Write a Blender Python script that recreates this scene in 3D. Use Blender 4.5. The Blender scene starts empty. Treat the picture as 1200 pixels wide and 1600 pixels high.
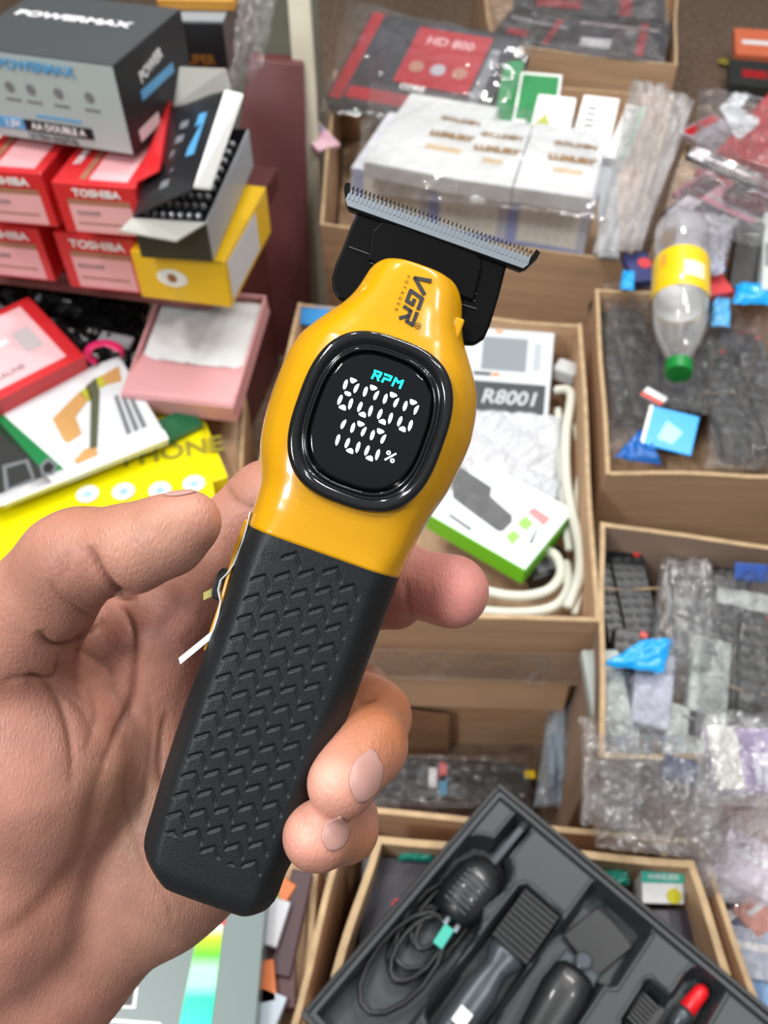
import bpy, bmesh, math, random
import numpy as np
from mathutils import Vector, Matrix, Euler

SC = bpy.context.scene
COL = SC.collection
R = math.radians
# ---------------------------------------------------------------- camera
PITCH = 50.0                       # degrees below the horizon
F = 1300.0                         # focal length in pixels of the 1200x1600 frame
CAM_H = 1.0
cam_data = bpy.data.cameras.new('camera'); cam = bpy.data.objects.new('camera', cam_data); COL.objects.link(cam)
cam.location = (0, 0, CAM_H); cam.rotation_euler = (R(90 - PITCH), 0, 0)
cam_data.sensor_fit = 'VERTICAL'; cam_data.sensor_height = 36.0; cam_data.lens = 36.0 * F / 1600.0
cam_data.clip_start = 0.01; cam_data.clip_end = 60
cam_data.dof.use_dof = True; cam_data.dof.focus_distance = 0.204; cam_data.dof.aperture_fstop = 20.0
SC.camera = cam
CM = Matrix.Translation((0, 0, CAM_H)) @ Euler((R(90 - PITCH), 0, 0)).to_matrix().to_4x4()
# ---------------------------------------------------------------- view, world, lamps
SC.view_settings.view_transform = 'Standard'; SC.view_settings.look = 'None'
SC.view_settings.exposure = 0.0; SC.view_settings.gamma = 1.0; SC.view_settings.use_curve_mapping = False
w = bpy.data.worlds.new('world'); SC.world = w; w.use_nodes = True
wn = w.node_tree; bgn = wn.nodes['Background']; bgn.inputs[1].default_value = 1.0        # dim shop surroundings, brighter overhead
_tc = wn.nodes.new('ShaderNodeTexCoord'); _sx = wn.nodes.new('ShaderNodeSeparateXYZ'); _cr = wn.nodes.new('ShaderNodeValToRGB')
wn.links.new(_tc.outputs['Generated'], _sx.inputs[0]); wn.links.new(_sx.outputs['Z'], _cr.inputs[0]); wn.links.new(_cr.outputs[0], bgn.inputs[0])
_cr.color_ramp.elements[0].position = .15; _cr.color_ramp.elements[0].color = (.17, .17, .175, 1)
_cr.color_ramp.elements[1].position = .75; _cr.color_ramp.elements[1].color = (.43, .46, .49, 1)
def area(name, loc, size, size_y, power, color, target=(0, .6, .3)):
    l = bpy.data.lights.new(name, 'AREA'); l.shape = 'RECTANGLE'; l.size = size; l.size_y = size_y
    l.energy = power; l.color = color
    o = bpy.data.objects.new(name, l); COL.objects.link(o); o.location = loc
    o.rotation_euler = (Vector(target) - Vector(loc)).to_track_quat('-Z', 'Y').to_euler()
    return o
area('ceiling_tube', (-0.9, 0.2, 2.7), 1.2, 0.08, 34, (1.0, 0.98, 0.95))
area('ceiling_tube', (0.9, 1.5, 2.7), 1.2, 0.08, 30, (1.0, 0.97, 0.93))
for _x, _y, _p in ((-.35, 1.3, 11), (1.3, .3, 11), (.3, 2.3, 11), (.75, -.1, 7)): area('ceiling_bulb', (_x, _y, 2.6), .09, .09, _p, (1.0, .98, .95), (_x, _y, 0))
area('ceiling_bulb', (-1.35, -0.9, 2.2), 0.35, 0.35, 24, (0.95, 0.98, 1.0))

# ---------------------------------------------------------------- helpers: pixels to real points
def ray(px, py):
    d = Vector(((px - 600) / F, -(py - 800) / F, -1.0))
    return CM.to_3x3() @ d
def G(px, py, z=0.3):
    "point at height z seen at a pixel"
    r = ray(px, py); t = (z - CAM_H) / r.z
    return Vector((0, 0, CAM_H)) + r * t
def CP(px, py, depth):
    "point at a distance in metres along the camera axis"
    return Vector((0, 0, CAM_H)) + ray(px, py) * depth

# ---------------------------------------------------------------- helpers: objects
def tag(o, label=None, cat=None, group=None, kind=None):
    if label: o['label'] = label
    if cat: o['category'] = cat
    if group: o['group'] = group
    if kind: o['kind'] = kind
    return o
def thing(name, label, cat, mat=None, group=None):
    o = bpy.data.objects.new(name, None); COL.objects.link(o); o.empty_display_size = .02
    if mat is not None: o.matrix_world = mat
    return tag(o, label, cat, group)
class MB:
    def __init__(s, scale=1.0): s.v = []; s.f = []; s.m = []; s.k = scale; s.mi = 0
    def add(s, vs, fs):
        b = len(s.v); s.v += [tuple(c * s.k for c in p) for p in vs]
        for f in fs: s.f.append([b + i for i in f]); s.m.append(s.mi)
        return s
    def box(s, x0, x1, y0, y1, z0, z1):
        return s.add([(x0,y0,z0),(x1,y0,z0),(x1,y1,z0),(x0,y1,z0),(x0,y0,z1),(x1,y0,z1),(x1,y1,z1),(x0,y1,z1)],
                     [(3,2,1,0),(4,5,6,7),(0,1,5,4),(1,2,6,5),(2,3,7,6),(3,0,4,7)])
    def hexa(s, b, t):
        "b, t: four bottom and four top points, counter-clockwise from above"
        return s.add(list(b) + list(t), [(3,2,1,0),(4,5,6,7),(0,1,5,4),(1,2,6,5),(2,3,7,6),(3,0,4,7)])
    def prism(s, pts, z0, z1):
        n = len(pts)
        return s.add([(p[0], p[1], z0) for p in pts] + [(p[0], p[1], z1) for p in pts],
                     [tuple(range(n - 1, -1, -1)), tuple(range(n, 2 * n))] + [(i, (i + 1) % n, n + (i + 1) % n, n + i) for i in range(n)])
    def loft(s, rings, cap=True, closed=True):
        n = len(rings[0]); vs = [p for r in rings for p in r]; fs = []
        for j in range(len(rings) - 1):
            for i in range(n if closed else n - 1):
                a = j * n + i; b = j * n + (i + 1) % n
                fs.append((a, b, b + n, a + n))
        if cap:
            fs.append(tuple(range(n - 1, -1, -1))); fs.append(tuple(range((len(rings) - 1) * n, len(rings) * n)))
        return s.add(vs, fs)
    def tube(s, pts, r, n=10, cap=True, flat=1.0):
        pts = [Vector(p) for p in pts]; rings = []; up = Vector((0, 0, 1))
        for i, p in enumerate(pts):
            t = (pts[min(i + 1, len(pts) - 1)] - pts[max(i - 1, 0)]).normalized()
            if abs(t.dot(up)) > .97: up = Vector((1, 0, 0))
            a = t.cross(up).normalized(); b = a.cross(t).normalized()
            rr = r[i] if isinstance(r, (list, tuple)) else r
            rings.append([tuple(p + a * (math.cos(q) * rr) + b * (math.sin(q) * rr * flat)) for q in [2 * math.pi * k / n for k in range(n)]])
        return s.loft(rings, cap)
    def lathe(s, prof, n=24, cap=True):
        rings = []
        for r, z in prof:
            rings.append([(r * math.cos(q), r * math.sin(q), z) for q in [2 * math.pi * k / n for k in range(n)]])
        return s.loft(rings, cap)
    def grid(s, fn, nu, nv):
        vs = [fn(i / nu, j / nv) for j in range(nv + 1) for i in range(nu + 1)]
        fs = [(j*(nu+1)+i, j*(nu+1)+i+1, (j+1)*(nu+1)+i+1, (j+1)*(nu+1)+i) for j in range(nv) for i in range(nu)]
        return s.add(vs, fs)
    def build(s, name, mats, parent=None, smooth=False, bevel=0, mat=None, fixn=True):
        me = bpy.data.meshes.new(name); me.from_pydata(s.v, [], s.f)
        if not isinstance(mats, (list, tuple)): mats = [mats]
        for m in mats: me.materials.append(m)
        me.polygons.foreach_set('material_index', s.m)
        if fixn:
            bm = bmesh.new(); bm.from_mesh(me); bmesh.ops.recalc_face_normals(bm, faces=bm.faces); bm.to_mesh(me); bm.free()
        if smooth: me.polygons.foreach_set('use_smooth', [True] * len(me.polygons))
        me.update()
        o = bpy.data.objects.new(name, me); COL.objects.link(o)
        if parent is not None: o.parent = parent
        if mat is not None: o.matrix_local = mat
        if bevel:
            b = o.modifiers.new('bevel', 'BEVEL'); b.width = bevel; b.segments = 2; b.limit_method = 'ANGLE'; b.angle_limit = R(35)
        return o
def catmull(pts, n=8, closed=False):
    P = [Vector(p) for p in pts]; out = []; m = len(P)
    for i in range(m if closed else m - 1):
        g = (lambda k: P[k % m]) if closed else (lambda k: P[max(0, min(m - 1, k))])
        p0, p1, p2, p3 = g(i - 1), g(i), g(i + 1), g(i + 2)
        for j in range(n):
            t = j / n
            out.append(.5 * ((2 * p1) + (p2 - p0) * t + (2 * p0 - 5 * p1 + 4 * p2 - p3) * t * t + (3 * p1 - p0 - 3 * p2 + p3) * t ** 3))
    if not closed: out.append(P[-1])
    return out
def text(name, s, size, mat, parent, matrix, bold=0.0, depth=0.0002, align='CENTER', xs=1.0, shear=0.0, spacing=1.0):
    cu = bpy.data.curves.new(name, 'FONT'); cu.body = s; cu.size = size; cu.align_x = align; cu.align_y = 'CENTER'
    cu.offset = bold; cu.extrude = depth; cu.shear = shear; cu.space_character = spacing; cu.resolution_u = 3
    t = bpy.data.objects.new(name, cu); COL.objects.link(t)
    bpy.context.view_layer.update()
    me = bpy.data.meshes.new_from_object(t.evaluated_get(bpy.context.evaluated_depsgraph_get()))
    bpy.data.objects.remove(t); bpy.data.curves.remove(cu)
    me.name = name; me.materials.clear(); me.materials.append(mat)
    o = bpy.data.objects.new(name, me); COL.objects.link(o); o.parent = parent
    o.matrix_local = matrix @ Matrix.Diagonal((xs, 1, 1, 1))
    return o

# ---------------------------------------------------------------- materials
def srgb(r, g, b):
    f = lambda c: (c / 255 / 12.92) if c / 255 <= .04045 else ((c / 255 + .055) / 1.055) ** 2.4
    return (f(r), f(g), f(b), 1)
_M = {}
def mat(name, col, rough=.5, metal=0.0, coat=0.0, spec=.5, noise=0.0, nscale=30, bump=0.0, bscale=80, emit=0, trans=0.0, stretch=(1,1,1)):
    if name in _M: return _M[name]
    m = bpy.data.materials.new(name); m.use_nodes = True; nt = m.node_tree; b = nt.nodes['Principled BSDF']
    b.inputs['Base Color'].default_value = col; b.inputs['Roughness'].default_value = rough; b.inputs['Metallic'].default_value = metal
    b.inputs['Coat Weight'].default_value = coat; b.inputs['Coat Roughness'].default_value = .04; b.inputs['Specular IOR Level'].default_value = spec
    b.inputs['Transmission Weight'].default_value = trans
    if emit: b.inputs['Emission Color'].default_value = col; b.inputs['Emission Strength'].default_value = emit
    if noise or bump:
        tc = nt.nodes.new('ShaderNodeTexCoord'); mp = nt.nodes.new('ShaderNodeMapping'); mp.inputs['Scale'].default_value = stretch
        nt.links.new(tc.outputs['Object'], mp.inputs['Vector'])
    if noise:
        n = nt.nodes.new('ShaderNodeTexNoise'); n.inputs['Scale'].default_value = nscale; n.inputs['Detail'].default_value = 5
        nt.links.new(mp.outputs[0], n.inputs['Vector'])
        mr = nt.nodes.new('ShaderNodeMapRange'); mr.inputs[1].default_value = .3; mr.inputs[2].default_value = .7
        mr.inputs[3].default_value = 1 - noise; mr.inputs[4].default_value = 1 + noise * .5
        nt.links.new(n.outputs['Fac'], mr.inputs[0])
        mx = nt.nodes.new('ShaderNodeVectorMath'); mx.operation = 'SCALE'; mx.inputs[0].default_value = col[:3]
        nt.links.new(mr.outputs[0], mx.inputs['Scale']); nt.links.new(mx.outputs[0], b.inputs['Base Color'])
    if bump:
        n2 = nt.nodes.new('ShaderNodeTexNoise'); n2.inputs['Scale'].default_value = bscale; n2.inputs['Detail'].default_value = 4
        nt.links.new(mp.outputs[0], n2.inputs['Vector'])
        bp = nt.nodes.new('ShaderNodeBump'); bp.inputs['Strength'].default_value = bump; bp.inputs['Distance'].default_value = .002
        nt.links.new(n2.outputs['Fac'], bp.inputs['Height']); nt.links.new(bp.outputs[0], b.inputs['Normal'])
    _M[name] = m; return m
def film(name, tint=(.93,.95,.97,1), clear=.988, rough=.13, bump=1.0, bscale=40, fmin=.010):
    "clear plastic film: see-through with a glossy coat"
    if name in _M: return _M[name]
    m = bpy.data.materials.new(name); m.use_nodes = True; nt = m.node_tree; b = nt.nodes['Principled BSDF']
    b.inputs['Base Color'].default_value = tint; b.inputs['Roughness'].default_value = .6
    gl_ = nt.nodes.new('ShaderNodeBsdfGlossy'); gl_.inputs['Roughness'].default_value = rough; gl_.inputs['Color'].default_value = (1, 1, 1, 1)
    mx0 = nt.nodes.new('ShaderNodeMixShader'); mx0.inputs[0].default_value = 1 - clear
    tr = nt.nodes.new('ShaderNodeBsdfTransparent'); mx = nt.nodes.new('ShaderNodeMixShader')
    n = nt.nodes.new('ShaderNodeTexNoise'); n.inputs['Scale'].default_value = bscale; n.inputs['Detail'].default_value = 3; n.inputs['Distortion'].default_value = 1.2
    tc = nt.nodes.new('ShaderNodeTexCoord'); nt.links.new(tc.outputs['Object'], n.inputs['Vector'])
    bp = nt.nodes.new('ShaderNodeBump'); bp.inputs['Strength'].default_value = bump; bp.inputs['Distance'].default_value = .012
    nt.links.new(n.outputs['Fac'], bp.inputs['Height']); nt.links.new(bp.outputs[0], gl_.inputs['Normal'])
    fr = nt.nodes.new('ShaderNodeFresnel'); fr.inputs[0].default_value = 1.45; nt.links.new(bp.outputs[0], fr.inputs['Normal'])
    mr = nt.nodes.new('ShaderNodeMapRange'); mr.inputs[1].default_value = .02; mr.inputs[2].default_value = .35
    mr.inputs[3].default_value = fmin; mr.inputs[4].default_value = .6
    nt.links.new(fr.outputs[0], mr.inputs[0]); nt.links.new(mr.outputs[0], mx.inputs[0])
    nt.links.new(tr.outputs[0], mx0.inputs[1]); nt.links.new(b.outputs[0], mx0.inputs[2])
    nt.links.new(mx0.outputs[0], mx.inputs[1]); nt.links.new(gl_.outputs[0], mx.inputs[2])
    nt.links.new(mx.outputs[0], nt.nodes['Material Output'].inputs[0])
    _M[name] = m; return m
black_gloss = mat('black_gloss_plastic', srgb(14, 15, 17), .12, coat=.5)
black_satin = mat('black_satin_plastic', srgb(24, 25, 27), .38)
white_plastic = mat('white_plastic', srgb(232, 232, 228), .35)
ink_black = mat('black_ink', srgb(22, 22, 24), .5)
ink_white = mat('white_ink', srgb(240, 240, 240), .5)
ink_gold = mat('gold_ink', srgb(176, 130, 66), .3, metal=.5)
ink_blue = mat('blue_ink', srgb(90, 165, 215), .4)
ink_grey = mat('grey_ink', srgb(120, 124, 128), .5)
# ---------------------------------------------------------------- the trimmer in the hand (built in millimetres)
TH = R(19.6); T_D = 201.3; T_O = (578, 658)
OX, OY = (T_O[0] - 600) / F * T_D, -(T_O[1] - 800) / F * T_D
TM = CM @ Matrix.Translation((OX / 1000, OY / 1000, -T_D / 1000)) @ Matrix.Rotation(-TH, 4, 'Z')
def uv(px, py, w=0.0):
    d = T_D - w; x = (px - 600) / F * d - OX; y = -(py - 800) / F * d - OY
    return (x * math.cos(TH) - y * math.sin(TH), x * math.sin(TH) + y * math.cos(TH))
Lpx = [(624,388),(600,395),(582,410),(566,436),(552,455),(532,472),(500,492),(468,516),(450,542),(437,570),(424,604),(414,636),(407,664),(403,692),(404,720),(406,748),(398,780),(384,828),(370,862),(344,950),(318,1022),(296,1080),(276,1140),(258,1196),(240,1258),(228,1300),(226,1324),(229,1345),(240,1368)]
Rpx = [(668,393),(688,404),(704,416),(714,430),(720,446),(723,470),(723,500),(724,528),(733,556),(743,590),(748,620),(746,650),(738,690),(726,720),(712,748),(697,776),(678,802),(660,832),(642,868),(626,898),(612,936),(584,1012),(556,1088),(528,1162),(500,1236),(476,1300),(460,1340),(448,1362)]
Luv = sorted([uv(a, b, -11)[::-1] for a, b in Lpx]); Ruv = sorted([uv(a, b, -11)[::-1] for a, b in Rpx])
def smooth_prof(P):
    v = np.array([p[0] for p in P]); u = np.array([p[1] for p in P]); g = np.linspace(-125, 45, 341)
    y = np.interp(g, v, u); k = np.ones(7) / 7
    y = np.convolve(np.pad(y, 3, mode='edge'), k, 'valid')
    return lambda q: float(np.interp(q, g, y))
uL = smooth_prof(Luv); uR = smooth_prof(Ruv)
def lerp(x, xs, ys): return float(np.interp(x, xs, ys))
V_BOT = uv(372, 1418, -11)[1]
def chaikin(p, q):
    o = []
    for i in range(len(p)):
        a, b = p[i], p[(i + 1) % len(p)]
        o.append((a[0] + (b[0] - a[0]) * q, a[1] + (b[1] - a[1]) * q)); o.append((b[0] + (a[0] - b[0]) * q, b[1] + (a[1] - b[1]) * q))
    return o
def resample(poly, n, dense=None):
    P = np.array(poly + [poly[0]]); d = np.r_[0, np.cumsum(np.hypot(*np.diff(P, axis=0).T))]
    t = np.linspace(0, d[-1], n, endpoint=False)
    return list(zip(np.interp(t, d, P[:, 0]), np.interp(t, d, P[:, 1])))
def section(v, grow=0.0):
    a, b = uL(v), uR(v); c = (a + b) / 2; h = (b - a) / 2
    wf = lerp(v, [-118, -40, -34, -24, -18, 0, 18, 24, 32, 42], [-2, -2, -1.6, -1.2, -.6, 0, -.6, -2.5, -4.0, -6.5])
    fl = lerp(v, [-118, -36, -26, -10, 10, 22, 30, 42], [.74, .74, .74, .70, .70, .62, .62, .5])
    wm = lerp(v, [-118, -36, -20, 20, 30, 42], [-9, -9, -11, -11, -11, -11])
    wb = lerp(v, [-118, -34, 0, 26, 42], [-31, -31, -33, -28, -22])
    q = lerp(v, [-118, -38, -28, 42], [.10, .10, .22, .22])
    poly = [(c - h * fl, wf), (c + h * fl, wf), (c + h, wm), (c + h, wb * .62), (c + h * .62, wb), (c - h * .62, wb), (c - h, wb * .62), (c - h, wm)]
    # bottom end of the grip rounds off
    if v < V_BOT + 8:
        t = max(0, (v - V_BOT) / 8); s = math.sqrt(max(0, 1 - (1 - t) ** 2)) ; s2 = .55 + .45 * s
        cx = c; mid = -16
        poly = [(cx + (p[0] - cx) * (.70 + .30 * s), mid + (p[1] - mid) * s2) for p in poly]
    for k in range(3): poly = chaikin(poly, q if k == 0 else .25)
    if grow: poly = [(c + (p[0] - c) * (1 + grow / h), -16 + (p[1] + 16) * (1 + grow / 16)) for p in poly]
    return poly

yellow = mat('yellow_lacquer', srgb(210, 151, 0), .22, coat=.7, spec=.3)
orange_side = mat('orange_lacquer', srgb(212, 148, 4), .25, coat=.6)
rubber = mat('black_rubber', srgb(27, 31, 33), .42, spec=.3, bump=.12, bscale=1500)
steel = mat('brushed_steel', srgb(132, 140, 148), .42, metal=.6)
glass_black = mat('black_glass', srgb(5, 7, 10), .06, spec=.5)
lit_white = mat('lit_white', (.80, .92, 1, 1), .5, emit=1.15)
lit_cyan = mat('lit_cyan', (0.0, .85, .80, 1), .5, emit=.9)

trimmer = thing('hair_trimmer', 'yellow and black T-blade hair trimmer with lit digital display held in the hand', 'hair trimmer', TM)
# head shell
V_SPLIT = -34.2
rings = []
for v in list(np.linspace(V_SPLIT, 38, 90)) + [39.5, 40.6, 41.4, 41.9]:
    poly = section(v)
    if v > 36:
        t = (v - 36) / 6.0; c = (uL(v) + uR(v)) / 2; sc = math.sqrt(max(.02, 1 - t ** 2.4)); sc = .80 + .2 * sc
        poly = [(c + (p[0] - c) * sc, -11 + (p[1] + 11) * (sc if p[1] > -11 else 1)) for p in poly]
    rings.append([(p[0], v, p[1]) for p in resample(poly, 120)])
MB(.001).loft(rings).build('housing', yellow, trimmer, smooth=True)
# rubber grip with engraved chevrons
def chev(u, v):
    "engraved chevron depth on the flat of the grip"
    pu, pv = 5.33, 5.12
    k = round((u + 12.0) / pu); 
    if k < 0 or k > 4: return 0
    uu = u - (-12.0 + k * pu); off = (k % 2) * pv / 2
    j = round((v + 40.0 - off) / pv); 
    if k == 0 and j > -1: return 0
    if j > 0: return 0
    vv = v - (-40.0 + off + j * pv)
    if v < -113 + (k - 2) * -0.7: return 0
    sl = .72 if uu < .35 else 1.25; uq = uu - .35; yy = 1.0 - abs(uq) * sl                      # the chevron line
    d = abs(vv - yy) / math.hypot(1, sl)
    if uq < -2.5: d = math.hypot(d, -2.5 - uq)
    if uq > 1.8: d = math.hypot(d, uq - 1.8)
    return -.55 * max(0.0, 1 - max(0, d - .30) / .22) if d < .52 else 0.0
rings = []
vs = list(np.linspace(V_BOT, V_BOT + 2.0, 9)[1:]) + list(np.arange(V_BOT + 2.25, V_SPLIT - .1, .26)) + [V_SPLIT - .05]
for v in vs:
    poly = section(v); P = np.array(poly + [poly[0]]); n = len(poly)
    d = np.r_[0, np.cumsum(np.hypot(*np.diff(P, axis=0).T))]
    # start of the flat: dense samples on the front, coarse behind
    front = 50.0
    t = np.r_[np.linspace(0, 20, 80, endpoint=False), np.linspace(20, d[-1] - 15, 40, endpoint=False), np.linspace(d[-1] - 15, d[-1], 60, endpoint=False)]
    ring = []
    # rotate so that the polyline begins at the left end of the front face
    for tt in t:
        u_ = float(np.interp(tt, d, P[:, 0])); w_ = float(np.interp(tt, d, P[:, 1]))
        if w_ > -5: w_ += chev(u_, v)
        ring.append((u_, v, w_))
    rings.append(ring)
bot = [(p[0] * .9 + (uL(V_BOT) + uR(V_BOT)) / 2 * .1, V_BOT + .05, -16 + (p[2] + 16) * .9) for p in rings[0]]
MB(.001).loft([bot] + rings).build('rubber_grip', rubber, trimmer, smooth=True)
# thin orange spine along the left side that tapers into the grip
mb = MB(.001); rr = []
for v in np.linspace(-33, -68, 20):
    t = (v + 33) / -35; hw = 1.2 * (1 - t) ** .6 + .2; x = uL(v) - .15 - .5 * (1 - t)
    rr.append([(x - .25, v, -12 - hw * 2.4), (x + .9, v, -12 - hw * 2.4), (x + .9, v, -10 + hw * 1.5), (x - .1, v, -10 + hw * 1.2)])
mb.loft(rr).build('side_trim', orange_side, trimmer, smooth=False, bevel=.0003)
# side tabs at the neck
for x0, x1, y0, y1 in ((-14.0, -11.0, 26.5, 33.5), (11.2, 13.6, 25.5, 33.0)):
    MB(.001).box(x0 - .0, x1, y0, y1, -14, -8).build('side_tab', yellow, trimmer, bevel=.0006)

# bezel and glass
def squircle(a, b, n, cx, cy, N=96, r=1.0):
    out = []
    for k in range(N):
        q = 2 * math.pi * k / N; c, s = math.cos(q), math.sin(q)
        out.append((cx + a * r * math.copysign(abs(c) ** (2 / n), c), cy + b * r * math.copysign(abs(s) ** (2 / n), s)))
    return out
SCX, SCY = .15, -.15
prof = [(18.6, 21.4, -1.2), (18.5, 21.3, .45), (18.0, 20.8, 1.25), (17.1, 19.9, 1.6), (16.2, 19.0, 1.35), (15.6, 18.3, .6), (15.3, 18.0, .35), (14.9, 17.6, .35), (14.7, 17.4, .9), (14.4, 17.1, 1.1), (14.1, 16.8, .95), (13.9, 16.6, .3)]
MB(.001).loft([[(x, y, w_) for x, y in squircle(a, b, 2.75, SCX, SCY)] for a, b, w_ in prof], cap=False).build('bezel', black_gloss, trimmer, smooth=True)
gl = [[(x, y, .35 + .75 * (1 - r ** 2.2)) for x, y in squircle(14.2, 16.9, 2.75, SCX, SCY, r=r)] for r in (1, .9, .75, .6, .45, .3, .15, .02)]
disp = MB(.001).loft(gl).build('display_glass', glass_black, trimmer, smooth=True)
def dome(x, y):
    r = ((abs((x - SCX) / 14.2)) ** 2.75 + (abs((y - SCY) / 16.9)) ** 2.75) ** (1 / 2.75)
    return .35 + .75 * (1 - min(1, r) ** 2.2) + .06
SEG = {  # petals of one digit cell, 4.0 wide, 8.0 high
 'a': [(-1.0, 4.1), (.9, 4.0), (1.35, 3.6), (.2, 2.75), (-.6, 3.0)],
 'b': [(1.9, 3.4), (2.1, 2.7), (1.95, 1.2), (1.5, .65), (1.0, 1.3), (1.1, 2.5)],
 'c': [(1.5, -.55), (2.0, -1.2), (2.05, -2.8), (1.7, -3.6), (1.15, -2.9), (1.0, -1.3)],
 'd': [(1.0, -4.1), (-.9, -4.0), (-1.35, -3.6), (-.2, -2.75), (.6, -3.0)],
 'e': [(-1.5, -.55), (-1.0, -1.2), (-1.1, -2.7), (-1.6, -3.4), (-2.1, -2.6), (-2.0, -1.2)],
 'f': [(-1.6, 3.4), (-1.1, 2.7), (-1.0, 1.3), (-1.5, .6), (-2.0, 1.2), (-2.1, 2.6)],
 'g': [(-1.0, .5), (.5, .6), (1.0, 0), (.4, -.5), (-.6, -.4), (-1.1, 0)]}
def digit(cx, cy, segs, s=.90, sy=.99):
    mb = MB(.001)
    for k in segs:
        P = [(cx + x * s * .98, cy + y * sy) for x, y in SEG[k]]
        P = chaikin(P, .2); z = dome(*P[0]); mb.prism(P, z - .02, z + .02)
    return mb.build('digit', lit_white, disp)
D0 = 'abcdef'
for i, sg in enumerate(['abcdefg', D0, D0, D0]):
    x, y = uv(544 + 31 * i, 616.5 + 11.2 * i); digit(x, y, sg)
x, y = uv(524, 672.5); digit(x, y, 'bc')
x, y = uv(555.5, 684); digit(x, y, D0)
x, y = uv(586, 695.5); digit(x, y, D0)
x, y = uv(610, 714)
mb = MB(.001); z = dome(x, y)
for sx, sy in ((-.75, .75), (.75, -.75)):
    ro = [(x + sx + .55 * math.cos(q), y + sy + .55 * math.sin(q)) for q in np.linspace(0, 2 * math.pi, 17)[:-1]]
    ri = [(x + sx + .22 * math.cos(q), y + sy + .22 * math.sin(q)) for q in np.linspace(0, 2 * math.pi, 17)[:-1]]
    for k in range(16): mb.prism([ro[k], ro[(k + 1) % 16], ri[(k + 1) % 16], ri[k]], z - .02, z + .02)
mb.prism([(x - 1.25, y - 1.1), (x - .85, y - 1.3), (x + 1.25, y + 1.1), (x + .85, y + 1.3)], z - .02, z + .02)
mb.build('percent_sign', lit_white, disp)
# RPM: blocky letters
x, y = uv(606, 594); z = dome(x, y)
def strokes(mb, P, t, z0, z1):
    for a, b in P:
        d = (Vector(b) - Vector(a)); L = d.length; d.normalize(); n = Vector((-d.y, d.x)) * t / 2; e = d * t * .35
        a2, b2 = Vector(a) - e, Vector(b) + e
        mb.prism([tuple(a2 - n), tuple(b2 - n), tuple(b2 + n), tuple(a2 + n)], z0, z1)
mb = MB(.001)
for k, P in enumerate([[((0,0),(.25,1.9)),((0,1.9),(1.7,1.9)),((1.7,1.9),(1.6,1.05)),((.2,.95),(1.6,.95)),((1.0,.9),(1.6,0))],
                       [((0,0),(.15,1.0)),((0,1.9),(1.7,1.9)),((1.7,1.9),(1.6,.95)),((.15,.95),(1.6,.95))],
                       [((0,0),(.2,1.9)),((.2,1.9),(1.1,1.1)),((1.1,1.1),(2.0,1.9)),((2.0,1.9),(1.9,0))]]):
    strokes(mb, [((x - 3.7 + k * 2.6 + a[0], y - .95 + a[1]), (x - 3.7 + k * 2.6 + b[0], y - .95 + b[1])) for a, b in P], .52, z - .02, z + .02)
mb.build('rpm_lettering', lit_cyan, disp)

# logo printed down the neck: V G R, reading towards the screen
def neckw(v): return lerp(v, [18, 24, 32, 42], [-.6, -2.5, -4.0, -6.5]) + .22
mb = MB(.001)
def logo(P, ox, oy, t=.85):
    # letter frame: a = along the reading direction (towards the screen), b = letter height (towards +u)
    for a, b in P:
        A = Vector((ox + a[1], oy - a[0])); B = Vector((ox + b[1], oy - b[0]))
        d = (B - A); d.normalize(); n = Vector((-d.y, d.x)) * t / 2; e = d * t * .3; A -= e; B += e
        q = [A - n, B - n, B + n, A + n]
        mb.add([(p.x, p.y, neckw(p.y) - .5) for p in q] + [(p.x, p.y, neckw(p.y)) for p in q], [(0,1,2,3),(4,5,6,7),(0,1,5,4),(1,2,6,5),(2,3,7,6),(3,0,4,7)])
lx, ly = uv(648, 418); lx += .3
logo([((.2, 4.1), (.9, .3)), ((.9, .3), (4.0, 3.7))], lx, ly, 1.0)                                                   # V
logo([((8.2, 3.7), (5.4, 3.7)), ((5.4, 3.7), (4.4, .4)), ((4.4, .4), (7.3, .4)), ((7.3, .4), (7.7, 2.0)), ((7.7, 2.0), (6.4, 2.0))], lx, ly, .95)   # G
logo([((9.4, 3.7), (12.6, 3.7)), ((12.6, 3.7), (12.3, 2.3)), ((9.4, 2.1), (12.3, 2.1)), ((9.4, 2.1), (8.9, .3)), ((10.8, 2.0), (12.0, .3))], lx, ly, .90)                # R
mb.build('logo', ink_black, trimmer)
for name, s, size, (px, py) in [('tagline_letter', ch, 1.15, (639 - 3.3 * i, 422 + 9.4 * i)) for i, ch in enumerate('VOYAGER')] + [('registered_mark', '\u00ae', 2.2, (653, 505))]:
    x, y = uv(px, py)
    M = Matrix.Translation((x / 1000, y / 1000, (neckw(y) + .05) / 1000)) @ Matrix.Rotation(-math.pi / 2, 4, 'Z')
    text(name, s, size / 1000, ink_black, trimmer, M, depth=.00002)

# blade: black carrier plate, steel cutter, fixed comb teeth
bl = lambda pts: [uv(a, b, -13) for a, b in pts]
carrier = bl([(563,318),(548,352),(536,384),(524,412),(518,434),(520,454),(530,469),(550,474),(600,500),(700,540),(722,537),(742,538),(757,528),(768,508),(790,440),(793,418),(800,402),(830,411),(560,317)])
carrier = bl([(565,318),(548,352),(536,384),(524,412),(518,434),(520,454),(528,467),(545,473),(600,500),(700,545),(722,537),(742,538),(757,528),(766,508),(780,462),(795,402)])
mb = MB(.001); mb.prism(carrier, -16, -13); mb.build('blade_carrier', mat('carrier_black', srgb(6,6,7), .40, spec=.10), trimmer, bevel=.0007)
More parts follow.
